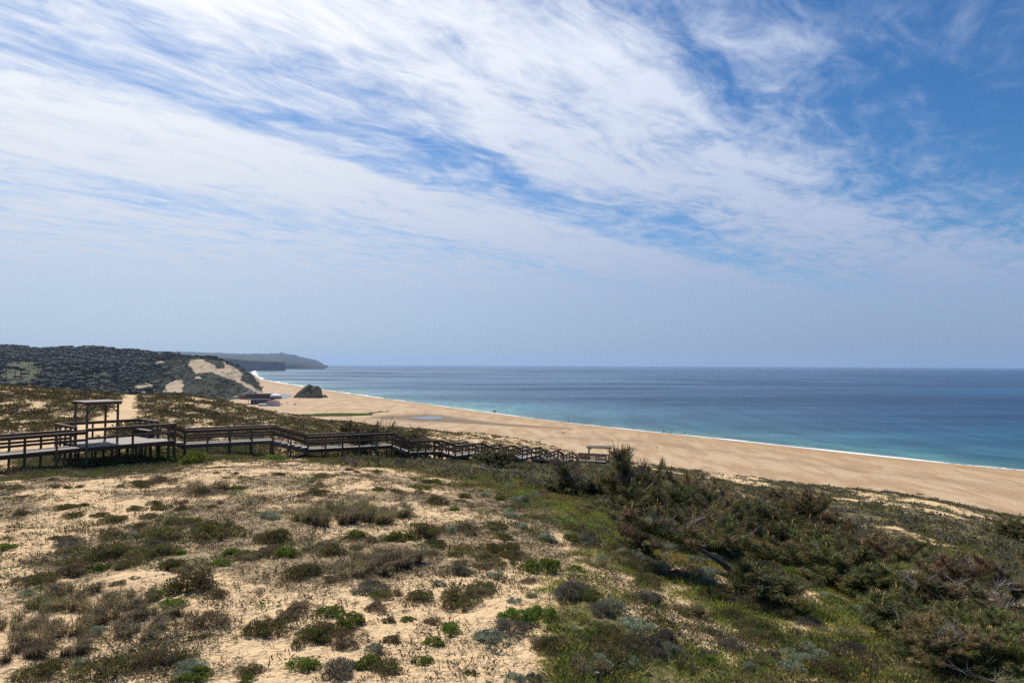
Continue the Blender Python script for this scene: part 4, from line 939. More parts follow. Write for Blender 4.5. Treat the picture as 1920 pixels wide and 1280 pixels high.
# individual smaller shrubs between the large ones
near = (DG < 34)
clump = ss(.45, .6, fbm(XG / 1.7, YG / 1.7, 3, 61))
P, cv, gr, ii, jj = sample(near * (.06 + COV * clump) * (PXI > 0) * (PXI < 1560) * (PYI < 1275) / DG, 260, g)
Pg, _, grg, _, _ = sample((DG < 30) * GRN * (.2 + COV) * (PXI > 850) * (PXI < 1640) * (PYI < 1275) / DG, 115, g); P = np.vstack([P, Pg]); gr = np.r_[gr, np.maximum(grg, .51)]
SUB = {}
for k in range(len(P)):
    p = P[k]; dist = np.hypot(HPOS[:, 0] - p[0], HPOS[:, 1] - p[1]) / HPOS[:, 2]
    if dist.min() < .9: continue
    kk = g.choice(['heath', 'green', 'grey', 'dry', 'purple', 'greentuss'], p=[.36, .1, .07, .34, .07, .06] if gr[k] < .5 else [.26, .17, .17, .13, .19, .08])
    desc, nm, cat = DESC[kk]; s = g.uniform(.17, .42) * (1.25 if gr[k] > .5 else 1)
    px, py = proj(p)
    grn_ = 'among herbs on the green slope' if gr[k] > .5 else ('in sand near the bottom edge' if py > 1130 else 'among sprigs on open sand')
    lb = 'low ' + desc + ' ' + grn_
    o = link(nm, BM[kk][int(g.integers(0, len(BM[kk])))], None, (p[0], p[1], p[2] - .02)); o.scale = (s, s, s * g.uniform(.7, 1.1)); o.rotation_euler = (0, 0, g.uniform(0, 6.28))
    tag(o, lb, cat, 'low ' + desc + 's ' + grn_)
# herbs and grass carpeting the green slope
T1 = [t_tuft([(.130,.169,.029),(.098,.143,.023),(.182,.195,.046),(.072,.104,.021),(.208,.169,.065)], 24, s, .9, .030, .45) for s in (1, 2, 3)] + [t_bush([(.098,.143,.026),(.130,.169,.033),(.156,.156,.046)], 26, 9, .28, .06, .5)]
nz = ss(.34, .55, fbm(XG / 1.1, YG / 1.1, 3, 63))
P, cv, gr, _, _ = sample(np.where(DG < 42, 1, 0) * GRN * COV * (.13 + nz ** 1.5), 58000, g)
tint = jit(len(P), g) * np.array([1.32, 1.14, .95]); br = fbm(P[:, 0] / 2.5, P[:, 1] / 2.5, 3, 64)[:, None]; tint = tint * (np.array([1.0, 1.0, 1.0]) + ss(.5, .7, br) * np.array([.35, -.12, .5]))
scatter('herb_carpet_grass', T1, P, g.uniform(.09, .20, len(P)) * (1 + .8 * g.uniform(0, 1, len(P)) ** 4), g, tint)
# sprigs and twigs in open sand
T2 = [t_tuft([(.081,.068,.038),(.135,.105,.061),(.068,.074,.027),(.203,.162,.095)], 9, s, 1.0, .05, .5) for s in (11, 12, 13)] + [t_bush([(.074,.074,.030),(.121,.095,.054)], 12, 14, .5, .09, .5)]
pat = ss(.36, .58, fbm(XG / .9, YG / .9, 3, 66)) + .12
P, cv, gr, _, _ = sample((DG < 45) * (1 - GRN * .75) * pat * (PXI < 1500), 34000, g)
scatter('sand_sprigs_vegetation', T2, P, g.uniform(.05, .17, len(P)) * g.uniform(.6, 1.3, len(P)), g, jit(len(P), g, .35))
T2b = []
for s_ in (15, 16, 17):
    gg = np.random.default_rng(s_); n_ = 7; b_ = np.c_[gg.normal(size=(n_, 2)) * .5, gg.uniform(.02, .12, n_)]; a_ = gg.uniform(0, 6.28, n_)
    V_, F_ = blades(b_, np.c_[np.cos(a_), np.sin(a_), gg.uniform(-.05, .25, n_)], gg.uniform(.6, 1.5, n_), np.full(n_, .035), gg, .05); T2b.append((V_, F_, np.repeat(np.array([(.17,.13,.09),(.11,.085,.06),(.26,.21,.14)])[gg.integers(0, 3, n_)], 4, 0)))
T2b.append(t_tuft([(.36,.28,.15),(.28,.22,.12),(.20,.17,.08)], 16, 18, .8, .03, .4))
P, cv, gr, _, _ = sample((DG < 40) * (.25 + COV) * (1 - .6 * GRN) * (PXI < 1600), 7000, g)
scatter('dead_stem_litter', T2b, P, g.uniform(.07, .20, len(P)), g, jit(len(P), g, .35))
# scrub that cannot be counted: patches between the shrubs in front
T3 = [t_bush([(.084,.084,.032),(.121,.108,.051),(.068,.074,.027),(.162,.121,.068)], 110, s, .28, .030, .55) for s in (21, 22)] + [t_bush([(.149,.119,.081),(.189,.149,.101),(.095,.074,.051)], 90, 23, .36, .022, .5), t_bush([(.081,.128,.024),(.115,.162,.030)], 90, 24, .22, .05, .5)]
P, cv, gr, _, _ = sample((DG < 46) * COV ** 1.5 * clump, 3600, g)
Pm, _, _, _, _ = sample((DG < 40) * COV * clump * (1 - GRN), 420, g)
scatter('creeping_mat_undergrowth', T3, Pm, g.uniform(.28, .6, len(Pm)), g, jit(len(Pm), g), hz=g.uniform(.22, .45, len(Pm)))
P2, _, _, _, _ = sample((DG < 44) * GRN * (.1 + ss(.42, .58, fbm(XG / 1.3, YG / 1.3, 3, 65))), 6600, g); P = np.vstack([P, P2])
Q = []; qs = []
for x_, y_, s_ in HPOS:
    for _ in range(5):
        a_ = g.uniform(0, 6.28); r_ = s_ * g.uniform(.75, 1.35); xx = x_ + r_ * math.cos(a_); yy = y_ + r_ * math.sin(a_); Q.append((xx, yy, gz(xx, yy) - .01)); qs.append(s_ * g.uniform(.18, .42))
nP = len(P); P = np.vstack([P, Q])
scatter('low_scrub_undergrowth', T3, P, np.r_[g.uniform(.12, .34, nP), qs], g, jit(len(P), g), hz=g.uniform(.6, 1.1, len(P)))
# right flank and seaward slope beyond the pines
T4 = [t_bush([(.098,.098,.037),(.132,.121,.052),(.081,.078,.034),(.149,.144,.081)], 34, s, .45, .10, .5) for s in (31, 32)] + [t_bush([(.127,.132,.034),(.172,.161,.046),(.098,.103,.034)], 30, 33, .4, .10, .45), t_bush([(.115,.101,.081),(.149,.138,.115),(.069,.057,.048)], 34, 34, .4, .09, .6), t_tuft([(.196,.172,.086),(.253,.218,.115),(.149,.144,.057)], 26, 35, .7, .06, .5)]
BWG = np.interp(PXI, BWPX, BWD)
cl4 = ss(.28, .5, fbm(XG / 1.8, YG / 1.8, 3, 67))
P, cv, gr, _, _ = sample((DG > np.where(PXI > 1100, 30, 36)) * (PXI > 640) * (DG < np.where(PXI < 1120, BWG - .8, 999)) * COV * (.3 + cl4) / np.sqrt(DG), 26000, g)
tint = jit(len(P), g, .3)
big = g.uniform(0, 1, len(P)) ** 3
scatter('seaward_slope_undergrowth', T4, P, .20 + .50 * big, g, tint, hz=g.uniform(.5, .9, len(P)))
# hillside behind the walkway
T5 = [t_bush([(.075,.068,.028),(.10,.085,.042),(.06,.058,.026),(.12,.095,.055)], 32, s, .42, .11, .5) for s in (41, 42)] + [t_bush([(.085,.095,.026),(.115,.12,.035)], 30, 43, .4, .11, .45), t_bush([(.045,.048,.022),(.06,.055,.032)], 36, 44, .4, .10, .7)]
cl5 = ss(.36, .56, fbm(XG / 1.2, YG / 1.4, 3, 68))
BWG = np.interp(PXI, BWPX, BWD)
P, cv, gr, _, _ = sample((DG > BWG + 1.4) * (PXI < 1100) * (1 - PATH) * (COV + np.where(PXI < 780, .14, .03)) * (.12 + cl5) / np.sqrt(DG), 28000, g)
big = g.uniform(0, 1, len(P)) ** 3
scatter('hillside_undergrowth', T5, P, .16 + .62 * big, g, jit(len(P), g, .45) * np.array([1.12, .95, .92]), hz=g.uniform(.5, .9, len(P)))
# dark fresh growth under and before the stilts
Pu, _, _, _, _ = sample((DG > BWG - 2) * (DG < BWG + 6) * (PXI > 30) * (PXI < 470), 2300, g)
scatter('platform_shade_undergrowth', T3, Pu, g.uniform(.25, .6, len(Pu)), g, jit(len(Pu), g) * .8, hz=g.uniform(.5, .9, len(Pu)))
P, cv, gr, _, _ = sample((np.abs(DG - BWG + 1.2) < 4.5) * (PXI < 1060) * COV * (.3 + nz), 6500, g)
scatter('stilt_foot_grass', T1 + T3[:1], P, g.uniform(.10, .28, len(P)), g, jit(len(P), g))
# small yellow flowers
T6 = [(lambda V, F, C: (V, F, C))(*t_tuft([(.62,.45,.02),(.70,.52,.04)], 7, 51, 1.6, .22, .5))]
fz = ss(.56, .68, fbm(XG / 3, YG / 3, 3, 69))
P, cv, gr, _, _ = sample((DG < 90) * (PXI > 820) * COV * fz / np.sqrt(DG), 1100, g); P[:, 2] += g.uniform(.06, .2, len(P))
scatter('yellow_wildflowers_foliage', T6, P, g.uniform(.03, .06, len(P)) * (P[:, 1] / 25).clip(.7, 1.5), g)

# ------------------------------------------------------------------ pines, wind shaped
def pine_parts(seed, H, spread, lean, bare=.2, brown=.25, tufts=330, clear=1):
    g = random.Random(seed); gn = np.random.default_rng(seed)
    trunk = MB(); dead = MB(); tips = []; dtips = []
    def grow(p, d, L, r, lev, isdead):
        n = 6 if lev == 0 else 5; r = r * (.6 if isdead else 1); pts = [p]; rad = [r]; q = np.array(p); dd = np.array(d)
        for i in range(n):
            dd = dd + np.array([g.uniform(-.25, .25), g.uniform(-.25, .25), g.uniform(-.12, .14) + (.13 if lev > 0 and i >= 2 else 0)]); dd /= np.linalg.norm(dd)
            q = q + dd * L / n
            if q[2] < .10: q[2] = .10
            pts.append(q.copy()); rad.append(r * (1 - .75 * (i + 1) / n))
            if lev >= 1 and not isdead and (lev == 2 or i >= 1): tips.append((q.copy(), dd.copy()))
            if lev < 2 and i >= (clear if lev == 0 else 0):
                for _ in range(3 if lev == 0 else g.choice((1, 2, 2))):
                    a = g.uniform(0, 6.28); o = np.array([math.cos(a), math.sin(a), g.uniform(-.12, .30)])
                    o = o + dd * (.25 if lev == 0 else .6) + np.array([lean * .35, 0, 0]); o /= np.linalg.norm(o)
                    grow(q.copy(), o, (spread * g.uniform(.6, 1.0) * (1 - .45 * i / n)) if lev == 0 else L * g.uniform(.35, .6), rad[-1] * (.55 if lev else .5), lev + 1, isdead or g.random() < bare)
        (dead if isdead else trunk).tube(pts, rad, 6 if lev == 0 else 4, cap=False)
        (dtips if isdead else tips).append((q.copy(), dd.copy()))
    d0 = np.array([lean, g.uniform(-.2, .2), 1.0]); d0 /= np.linalg.norm(d0)
    grow(np.array([0, 0, -.2]), d0, H, .035 * H + .02, 0, False)
    if len(tips) > tufts: tips = [tips[i] for i in gn.permutation(len(tips))[:tufts]]
    TP = np.array([t[0] for t in tips]); TD = np.array([t[1] for t in tips]); nt = len(tips); m = 66
    k = np.repeat(np.arange(nt), m); n = len(k)
    ax = rnorm(TD + np.array([0, 0, .6])); pos = TP[k] + ax[k] * (gn.uniform(-.20, .10, n))[:, None] + gn.normal(size=(n, 3)) * .025
    dr = rnorm(ax[k] * .55 + rnorm(gn.normal(size=(n, 3))) * .95)
    V, F = blade(pos, dr, gn.uniform(.10, .19, n), np.full(n, .0058), gn, .08)
    hn = (TP[:, 2] - TP[:, 2].min()) / (np.ptp(TP[:, 2]) + 1e-6)
    isb = gn.uniform(0, 1, nt) < brown * (.42 + 1.0 * hn)
    gc = np.array([(.088,.102,.022),(.112,.118,.027),(.058,.08,.024),(.16,.13,.036)])[gn.integers(0, 4, nt)] * gn.uniform(.55, 1.55, (nt, 1))
    bc = np.array([(.205,.125,.052),(.15,.10,.05),(.25,.165,.07)])[gn.integers(0, 3, nt)] * gn.uniform(.6, 1.2, (nt, 1))
    C = gc[k] * gn.uniform(.75, 1.3, (n, 1)); mb = isb[k]; C2 = bc[k] * gn.uniform(.75, 1.3, (n, 1))
    sh = MB(); up = sorted([t for t in tips if t[1][2] > .1], key=lambda t: -t[0][2])[:max(8, len(tips) // 14)]
    for p, d in up:
        if g.random() < .5: sh.tube([p + np.array([0, 0, .03]), p + np.array([d[0] * .04, d[1] * .04, g.uniform(.16, .34)])], [.014, .009], 4)
    def sub(mask, col, nm, extra=None):
        Q = V.reshape(-1, 3, 3)[mask].reshape(-1, 3); cc = np.repeat(col[mask], 3, 0); T = np.arange(len(Q)).reshape(-1, 3)
        if extra is not None and extra.v:
            tri = []
            for f in extra.f:
                for a in range(1, len(f) - 1): tri.append((f[0] + len(Q), f[a] + len(Q), f[a + 1] + len(Q)))
            Q = np.vstack([Q, extra.v]); T = np.vstack([T, tri]); cc = np.vstack([cc, np.tile((.27, .165, .06), (len(extra.v), 1))])
        return meshdata(nm, Q, T, cc, mat=M_NEEDLE)
    for p, d in dtips:
        for _ in range(4):
            o = rnorm(np.array([d[0] + g.uniform(-.7, .7), d[1] + g.uniform(-.7, .7), d[2] + g.uniform(-.1, .9)])); e = p + o * g.uniform(.15, .42); dead.tube([p - d * g.uniform(0, .35), (p + e) / 2 + np.array([0, 0, -.03]), e], [.006, .005, .002], 4, cap=False)
    crown = sub(~mb, C, 'crown', sh); dry = sub(mb, C2, 'dry_needles') if mb.any() else None
    nv = len(trunk.v); nf = len(trunk.f); trunk.add(dead.v, dead.f)
    tm = bpy.data.meshes.new('trunk'); tm.from_pydata(trunk.v, [], trunk.f); tm.update(); tm.materials.append(M_BARK); tm.materials.append(M_DEAD)
    tm.polygons.foreach_set('material_index', [0] * nf + [1] * (len(trunk.f) - nf)); tm.polygons.foreach_set('use_smooth', [True] * len(trunk.f))
    A = np.array(TP); return [('crown', crown), ('dry_needles', dry), ('trunk', tm)], np.percentile(A[:, 2], 97) + .12, (np.percentile(A[:, 0], 96) - np.percentile(A[:, 0], 4)) + .25
PV = [pine_parts(*a) for a in [(31, 1.7, 1.5, -.45, .16, .34, 360), (32, 1.7, 1.7, -.7, .2, .42, 340, 2), (33, 1.4, 1.5, .15, .08, .14, 420), (34, 1.6, 1.5, .25, .3, .7, 290), (35, 1.5, 1.6, -.2, .4, .8, 260), (36, .85, 1.0, 0, .04, .08, 430), (37, 2.2, .9, -.25, .3, .3, 240), (48, 2.3, 1.35, -.55, .22, .4, 330, 4), (52, 2.2, .8, -.2, .55, .3, 60)]]
PINES = [ # foot px, py, variant, top py, width px, turn, label
 (1215,985,6,850,92,.2,'tall dark pine with a crooked top twig, farthest left of the pines'),
 (1200,965,2,880,80,1.0,'dark green pine hugging the foot of the tall crooked pine'),
 (1262,1000,2,893,110,2.0,'dark bushy pine just right of the leftmost tall pine'),
 (1310,985,3,875,110,1.0,'brown sparse pine at the back of the left clump'),
 (1340,1020,0,905,130,4.0,'dense pine with tan shoots in the middle of the left clump'),
 (1392,990,1,890,130,2.6,'rust topped pine at the back of the left clump'),
 (1424,1106,7,945,190,.1,'wind bent pine with a bare forked trunk in front of the left clump'),
 (1470,1010,2,925,130,1.2,'green pine on the right shoulder of the left clump'),
 (1385,1050,0,935,150,5.2,'pine filling the clump behind the bare forked trunk'),
 (1452,1130,5,1050,110,3.0,'low round green young pine at the foot of the forked trunk'),
 (1500,1066,2,955,150,.4,'very dark dense pine right of the forked trunk'),
 (1568,1092,2,990,170,3.3,'dark dense low pine with its skirt reaching the grass'),
 (1530,1000,4,925,120,2.2,'half dead brown pine behind the dark dense pine'),
 (1600,1015,4,938,120,.6,'grey branched dying pine on the crest of the right clump'),
 (1640,1060,3,975,150,3.6,'dying pine with pale bare branches spreading left'),
 (1700,1052,5,1008,90,1.1,'low green pine beyond the dying pine with pale branches'),
 (1628,1130,5,1062,110,.3,'bluish green young pine at the left foot of the right clump'),
 (1690,1150,6,1042,80,2.9,'upright sparse pine with a thin pale stem'),
 (1745,1110,3,1022,120,5.0,'rusty pine leaning left with a dense tuft at its top'),
 (1708,1200,5,1115,150,2.4,'broad young green pine at the lower edge of the right clump'),
 (1800,1155,4,1062,130,1.6,'bare fan branched pine in the right clump'),
 (1765,1190,2,1110,140,4.6,'green pine below the bare fan branched pine'),
 (1885,1140,4,1062,120,4.2,'bare dark pine with upswept branches near the right edge'),
 (1850,1200,1,1110,150,1.9,'olive pine below the bare upswept branches'),
 (1795,1272,3,1175,140,.9,'pine with grey bare lower limbs near the bottom right'),
 (1742,1245,5,1160,130,5.5,'young pine left of the grey bare limbs near the bottom right'),
 (1908,1245,2,1150,150,3.9,'dense green pine in the bottom right corner'),
 (1855,1272,5,1190,130,.7,'small green pine between the grey bare limbs and the corner'),
 (1650,1180,0,1105,110,1.5,'olive pine at the lower left margin of the right clump'),
 (1912,1012,2,968,60,2.5,'brownish green pine alone at the right edge above the clump'),
 (1090,932,8,868,52,.4,'small sparse pine with a bare stem standing apart'),
 (1064,928,2,895,50,2.2,'low dark pine bush left of the small sparse pine'),
 (1116,930,5,898,50,4.0,'low green pine bush right of the small sparse pine'),
 (1212,1045,3,985,62,2.7,'little brown dry pine at the left foot of the left clump'),
 (714,842,1,790,62,.5,'dark pine rising behind the longest railing'),
 (688,838,2,800,42,1.5,'dark round pine bush left of the pine behind the longest railing'),
 (752,850,2,808,52,.2,'dark low pine bush beside the second stair flight'),
 (916,873,2,850,40,1.0,'dark bush against the stairs half way down'),
 (946,875,2,846,46,2.0,'dark bush against the lower stairs, right of its neighbour'),
]
for px, py, v, tp, wp, rz, lb in PINES:
    parts, mh, mw = PV[v]
    if py < 860:
        d = 53 if px < 740 else 55.5
        p = at(px, py, d); p[2] = gz(p[0], p[1]); top = at(px, tp, d)[2]; hgt = top - p[2]
    else: p = hit(px, py); d = p[1]; hgt = (py - tp) * d / 1280 * (.72 if 1280 < px < 1610 and py < 1080 else .84 if px > 1255 else 1)
    sw = wp * d / 1280 / mw * 1.08; sz = hgt / mh
    sw = min(max(sw, sz * .55), sz * 1.8)
    r = empty('pine_tree', p, lb, 'pine tree', 'wind shaped pines on the dune', rz); r.scale = (sw, sw, sz)
    for nm, me in parts:
        if me is not None: link(nm, me, r)

# ------------------------------------------------------------------ far wood
def t_crown(seed, n=64, cols=((.009,.014,.010),(.013,.018,.011),(.008,.012,.009))):
    g = np.random.default_rng(seed); d = rnorm(g.normal(size=(n, 3))); d[:, 2] = np.where(d[:, 2] < -.25, -d[:, 2], d[:, 2])
    b = d * np.array([1.1, 1.1, .55]) * g.uniform(.25, 1.2, (n, 1)); u = rnorm(np.cross(d, g.normal(size=(n, 3)))); v = np.cross(d, u); s = g.uniform(.22, .42, (n, 1))
    V = np.stack([b - u * s, b + u * s * .4 - v * s, b + u * s + v * s * .5], 1).reshape(-1, 3) + np.array([0, 0, .9])
    C = np.array(cols)[g.integers(0, len(cols), n)] * g.uniform(.7, 1.4, (n, 1)); return V, np.arange(3 * n).reshape(-1, 3), np.repeat(C, 3, 0)
M_WOODS = foliage_mat('woods_foliage', .05, .8)
TC = [t_crown(s) for s in range(4)]
ha = np.abs(np.gradient(HX, axis=0) * np.gradient(HY, axis=1))
sl = (HZ - CAM_Z) / HY; hid = sl < np.maximum.accumulate(sl, 1) - .006
hv = (hpx > -40) & (hpx < 500) & ~hid
def hsample(w, n, g):
    w = w * ha * hv; w[:, -1] = 0; w[-1] = 0; c = np.cumsum(w.ravel()); k = np.searchsorted(c, g.uniform(0, c[-1], n)); i, j = np.unravel_index(k, w.shape)
    return np.stack([HX[i, j] + g.normal(size=n) * 1.5, HY[i, j] + g.normal(size=n) * 1.5, HZ[i, j]], 1)
wood = ss(330, 240, hpx + 60 * (fbm(HX / 80, HY / 80, 3, 221) - .5)) + .35 * (hpy < np.interp(hpx, [240, 330, 400, 450, 480], [680, 672, 674, 694, 708]))
wood = np.clip(wood, 0, 1) * (1 - .97 * np.clip(gsm(gsm(hg, 5, 1), 4, 0) * 1.5, 0, 1)) * (1 - ss(.2, .5, hs)) * (HZ > 8)
P = hsample(wood * (.35 + ss(.35, .6, fbm(HX / 60, HY / 60, 3, 222))), 11000, g)
sz = 2.1 * np.exp(g.normal(size=len(P)) * .38 + .45).clip(.6, 3.2) * np.where(P[:, 0] / P[:, 1] > -.5, .55, 1)
o = scatter('forest', TC, P, sz, g, jit(len(P), g, .35) * (.42 + .75 * ss(.35, .65, fbm(P[:, 0] / 70, P[:, 1] / 70, 3, 225)))[:, None] * np.where(fbm(P[:, 0] / 35, P[:, 1] / 35, 3, 226)[:, None] > .6, np.array([1.5, 1.5, .9]), 1.0), mat=M_WOODS, hz=g.uniform(.5, .9, len(P)))
TS = [t_bush([(.013,.017,.009),(.020,.024,.011),(.010,.013,.008),(.030,.027,.014)], 22, s, .55, .16, .6) for s in (61, 62)]
P = hsample((1.08 - ss(.15, .45, hs)) * (HZ > 5) * (hpx > 120) * (.3 + ss(.4, .55, fbm(HX / 14, HY / 14, 3, 223))), 9000, g)
scatter('hill_scrub_undergrowth', TS, P, .7 + 2.6 * g.uniform(0, 1, len(P)) ** 3, g, jit(len(P), g, .45))
# scrub on the cliff-foot strip of reeds across the beach
TR = [t_tuft([(.16,.20,.04),(.20,.23,.05),(.12,.16,.04)], 14, s, .35, .10, .6) for s in (71, 72)]
rp = []
for k in range(2600):
    px = 566 + 130 * g.uniform() ; w = 1.1 + 1.9 * math.sin(math.pi * min(1, (px - 566) / 130)) ** .7 * (1 if px > 590 else .5)
    rp.append(onz(px, 778.2 + g.uniform(-.9, .6) * w - .012 * (px - 630), 3.55))
scatter('reed_bed_grass', TR, np.array(rp), g.uniform(.7, 1.5, len(rp)), g, jit(len(rp), g))
# dune-edge scrub on the upper beach
rp = []
for k in range(420):
    px = g.uniform(690, 1052); f = g.uniform() ** 1.6
    e_ = np.interp(px, [690, 740, 800, 860, 900, 960, 1052], [800, 803, 806, 812, 811, 812, 835]); rp.append(onz(px, e_ + 6 * f, 3.6))
# single pines on the clearing with visible trunks
def far_pine_meshes(seed):
    gg = random.Random(seed); m = MB(); m.tube([(0, 0, -1), (.3, 0, 4), (gg.uniform(-.8, .8), .2, 9)], [.42, .34, .22], 6)
    for k in range(4):
        a = gg.uniform(0, 6.28); m.tube([(.2, .1, 6 + k * .6), (2.4 * math.cos(a), 2.4 * math.sin(a), 8.6 + k * .3)], [.16, .06], 4)
    tm = bpy.data.meshes.new('trunk'); tm.from_pydata(m.v, [], m.f); tm.update(); tm.materials.append(M_BARK)
    return tm, (lambda T: meshdata('crown', np.vstack([T[0] * np.array([3.4, 3.4, 3.2]) + np.array([0, 0, 6.5])]), T[1], T[2], mat=M_LEAF))(t_crown(seed + 40, 150))
FP = [far_pine_meshes(s) for s in (1, 2, 3)]
fl_ = [(14,707.5,'leftmost pine trunk on the grassy clearing of the wooded hill'),(31,709,'second slender pine on the grassy clearing of the wooded hill'),(42,712,'tall pine with a long bare trunk in front of the grassy clearing'),(74,702,'leaning pine at the right end of the grassy clearing'),(24,690,'pine at the top edge of the grassy clearing, left one'),(55,688,'pine at the top edge of the grassy clearing, right one'),
       (125,700,'pine left in the small yellowish glade of the wooded hill'),(146,706,'pine in the middle of the small yellowish glade of the wooded hill'),(163,704,'pine right in the small yellowish glade of the wooded hill'),(98,712,'dark pine between the clearing and the small glade')]
def hhit(px, py):
    c = int(np.clip((px + 420) / 960 * 419, 0, 419)); r = rays(px, py); s = (HZ[c] - CAM_Z) / HY[c]; k = r[2] / r[1]; j = int(np.argmax(s >= k)); return np.array([HX[c, j], HY[c, j], HZ[c, j]])
for i, (px, py, lb) in enumerate(fl_):
    p = hhit(px, py); r = empty('stone_pine', p, lb, 'pine tree', 'pines on the far clearing', i * 1.3); s = random.uniform(.95, 1.3); r.scale = (s, s, s * 1.1)
    link('trunk', FP[i % 3][0], r); link('crown', FP[i % 3][1], r)
# ------------------------------------------------------------------ air, sun, sky
hb = MB(); hb.box((0, 16000, 170), (1, 0, 0), (0, 1, 0), (0, 0, 1), 42000, 22000, 176)
hm = bpy.data.materials.new('haze_air'); hm.use_nodes = True; nt = hm.node_tree; nt.nodes.clear()
ho = nt.nodes.new('ShaderNodeOutputMaterial'); pv = nt.nodes.new('ShaderNodeVolumePrincipled')
pv.inputs['Color'].default_value = (.43, .60, .84, 1); pv.inputs['Density'].default_value = 4.8e-5; pv.inputs['Anisotropy'].default_value = .2
nt.links.new(pv.outputs[0], ho.inputs['Volume'])
hz_o = hb.build('haze', hm); tag(hz_o, kind='stuff')
hm.cycles.homogeneous_volume = True
ld = bpy.data.lights.new('sun', 'SUN'); ld.energy = 5.0; ld.angle = R(.53); ld.color = (1, .955, .88)
lo = bpy.data.objects.new('sun', ld); COLL.objects.link(lo)
sd = Vector((math.sin(R(SUN_AZ)) * math.cos(R(SUN_EL)), math.cos(R(SUN_AZ)) * math.cos(R(SUN_EL)), math.sin(R(SUN_EL))))
lo.rotation_euler = sd.to_track_quat('Z', 'Y').to_euler()
wd = bpy.data.worlds.new('World'); scn.world = wd; wd.use_nodes = True; wt = wd.node_tree; wt.nodes.clear()
class WT(NT):
    def __init__(s): s.t = wt
w = WT()
sky = w.n('ShaderNodeTexSky', sky_type='NISHITA', sun_disc=False, sun_elevation=R(SUN_EL), sun_rotation=R(SUN_AZ), altitude=50, air_density=1.0, dust_density=.6, ozone_density=3.2)
skc = w.n('ShaderNodeHueSaturation', {'Color': sky.outputs[0], 'Saturation': 1.32, 'Value': 1.0}).outputs[0]
D = w.n('ShaderNodeTexCoord').outputs['Generated']; xyz = w.n('ShaderNodeSeparateXYZ', {0: D})
X, Y, Z = xyz.outputs
zc = w.math('MAXIMUM', w.math('ADD', Z, .012), .02)
px = w.math('DIVIDE', X, zc); py = w.math('DIVIDE', Y, zc)
# cirrus sheet: q runs along the bands, r across them
q = w.math('ADD', w.math('MULTIPLY', px, .656), w.math('MULTIPLY', py, .755)); r = w.math('SUBTRACT', w.math('MULTIPLY', px, .755), w.math('MULTIPLY', py, .656))
def vec(a, b, c=0.0): return w.n('ShaderNodeCombineXYZ', {0: a, 1: b, 2: c}).outputs[0]
wv = vec(w.math('MULTIPLY', q, .35), w.math('MULTIPLY', r, .8))
wn = w.noise(wv, 1.3, 3, .5); wn2 = w.noise(wv, 4.0, 3, .5)
rw = w.math('ADD', r, w.math('ADD', w.math('MULTIPLY', w.math('SUBTRACT', wn, .5), .62), w.math('MULTIPLY', w.math('SUBTRACT', wn2, .5), .20)))
x01 = w.math('DIVIDE', w.math('ADD', rw, 6.0), 7.0, clamp=True)
def pos(rv): return (rv + 6) / 7
base = w.ramp(x01, [(pos(-6), (.85,) * 3), (pos(-4.6), (.80,) * 3), (pos(-3.9), (.66,) * 3), (pos(-3.5), (.92,) * 3), (pos(-2.82), (.95,) * 3), (pos(-2.58), (.50,) * 3), (pos(-2.25), (.45,) * 3), (pos(-1.95), (.70,) * 3), (pos(-1.35), (.86,) * 3), (pos(-1.15), (.72,) * 3), (pos(-.95), (.40,) * 3), (pos(-.66), (.27,) * 3), (pos(-.3), (.15,) * 3), (pos(1), (.05,) * 3)])
base = w.math('ADD', base, w.math('MULTIPLY', w.math('MULTIPLY', w.mr(q, 3.8, 7.0), w.mr(r, -1.6, -.9)), .42), clamp=True)
fv = vec(w.math('MULTIPLY', q, .8), w.math('MULTIPLY', r, 2.2))
f1 = w.noise(fv, 1.5, 9, .60, .9)
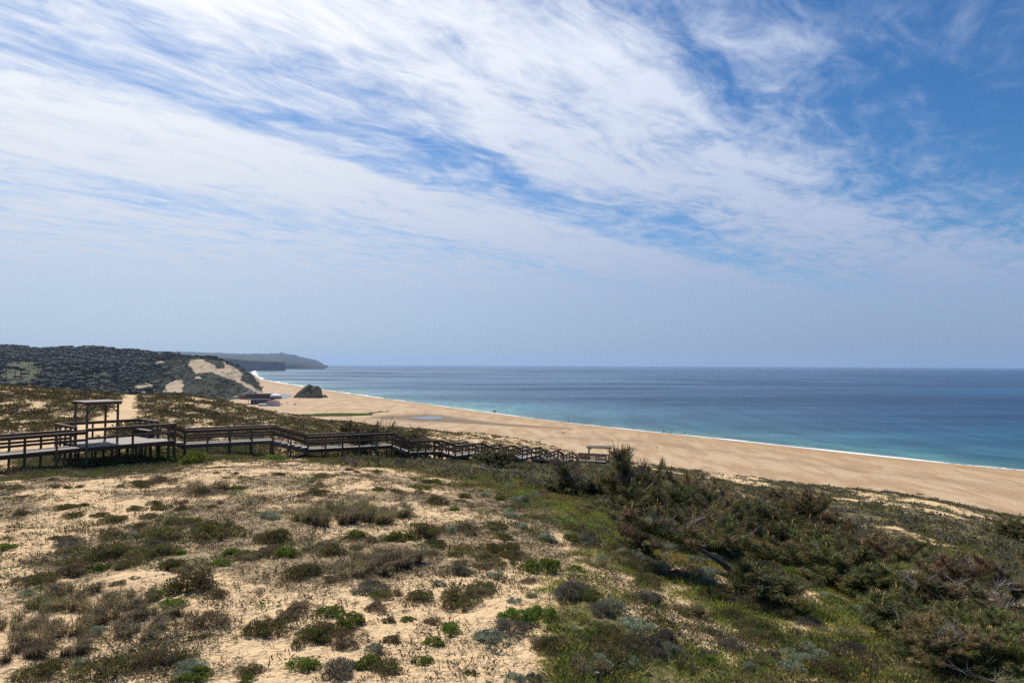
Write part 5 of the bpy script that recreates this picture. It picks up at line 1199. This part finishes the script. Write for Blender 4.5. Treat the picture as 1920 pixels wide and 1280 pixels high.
fv2 = vec(w.math('ADD', w.math('MULTIPLY', q, 1.2), w.math('MULTIPLY', r, 1.4)), w.math('SUBTRACT', w.math('MULTIPLY', r, 2.0), w.math('MULTIPLY', q, .55)))
f2 = w.noise(fv2, 2.4, 8, .66, .8)
dt = w.math('ADD', w.math('MULTIPLY', w.math('SUBTRACT', f1, .5), w.mr(rw, -3.2, -1.6, .75, 1.45)), w.math('MULTIPLY', w.math('SUBTRACT', f2, .5), 1.15))
amp = w.mr(base, 0, .5, .45, 1.0)
m = w.math('ADD', base, w.math('MULTIPLY', dt, amp))
m = w.mr(m, .10, 1.0, 0, .96)
# towards the horizon the sheet closes into an even veil
veil = w.mr(Z, .17, .05, 0, 1)
m = w.math('ADD', w.math('MULTIPLY', m, w.math('SUBTRACT', 1.0, veil)), w.math('MULTIPLY', veil, w.math('ADD', .80, w.math('MULTIPLY', dt, w.mr(Z, .015, .10, .10, .62)))), clamp=True)
skyb = w.mix(1.0, skc, (.060, .075, .086), 'MULTIPLY')
lf = w.mr(X, -.62, .62, 0, 1)
cc = w.mix(lf, (1.0, 1.0, 1.0), (.66, .73, .88))
hc = w.mix(lf, (.41, .485, .63), (.235, .315, .51))
cc = w.mix(w.mr(Z, .42, .02, 0, 1, False), cc, hc)
colr = w.mix(m, skyb, cc)
up = w.mr(Z, -.06, 0.0)
colr = w.mix(up, (.2, .22, .25), colr)
bg = w.n('ShaderNodeBackground', {0: colr, 1: 1.0})
wo = w.n('ShaderNodeOutputWorld'); wt.links.new(bg.outputs[0], wo.inputs[0])
scn.view_settings.view_transform = 'Standard'; scn.view_settings.look = 'None'; scn.view_settings.exposure = .12; scn.view_settings.gamma = 1
cy = scn.cycles
cy.max_bounces = 6; cy.diffuse_bounces = 3; cy.glossy_bounces = 3; cy.transmission_bounces = 2; cy.volume_bounces = 1; cy.transparent_max_bounces = 8
cy.caustics_reflective = False; cy.caustics_refractive = False; cy.sample_clamp_indirect = 8
cy.use_denoising = False
try: cy.denoiser = 'OPENIMAGEDENOISE'
except Exception: pass
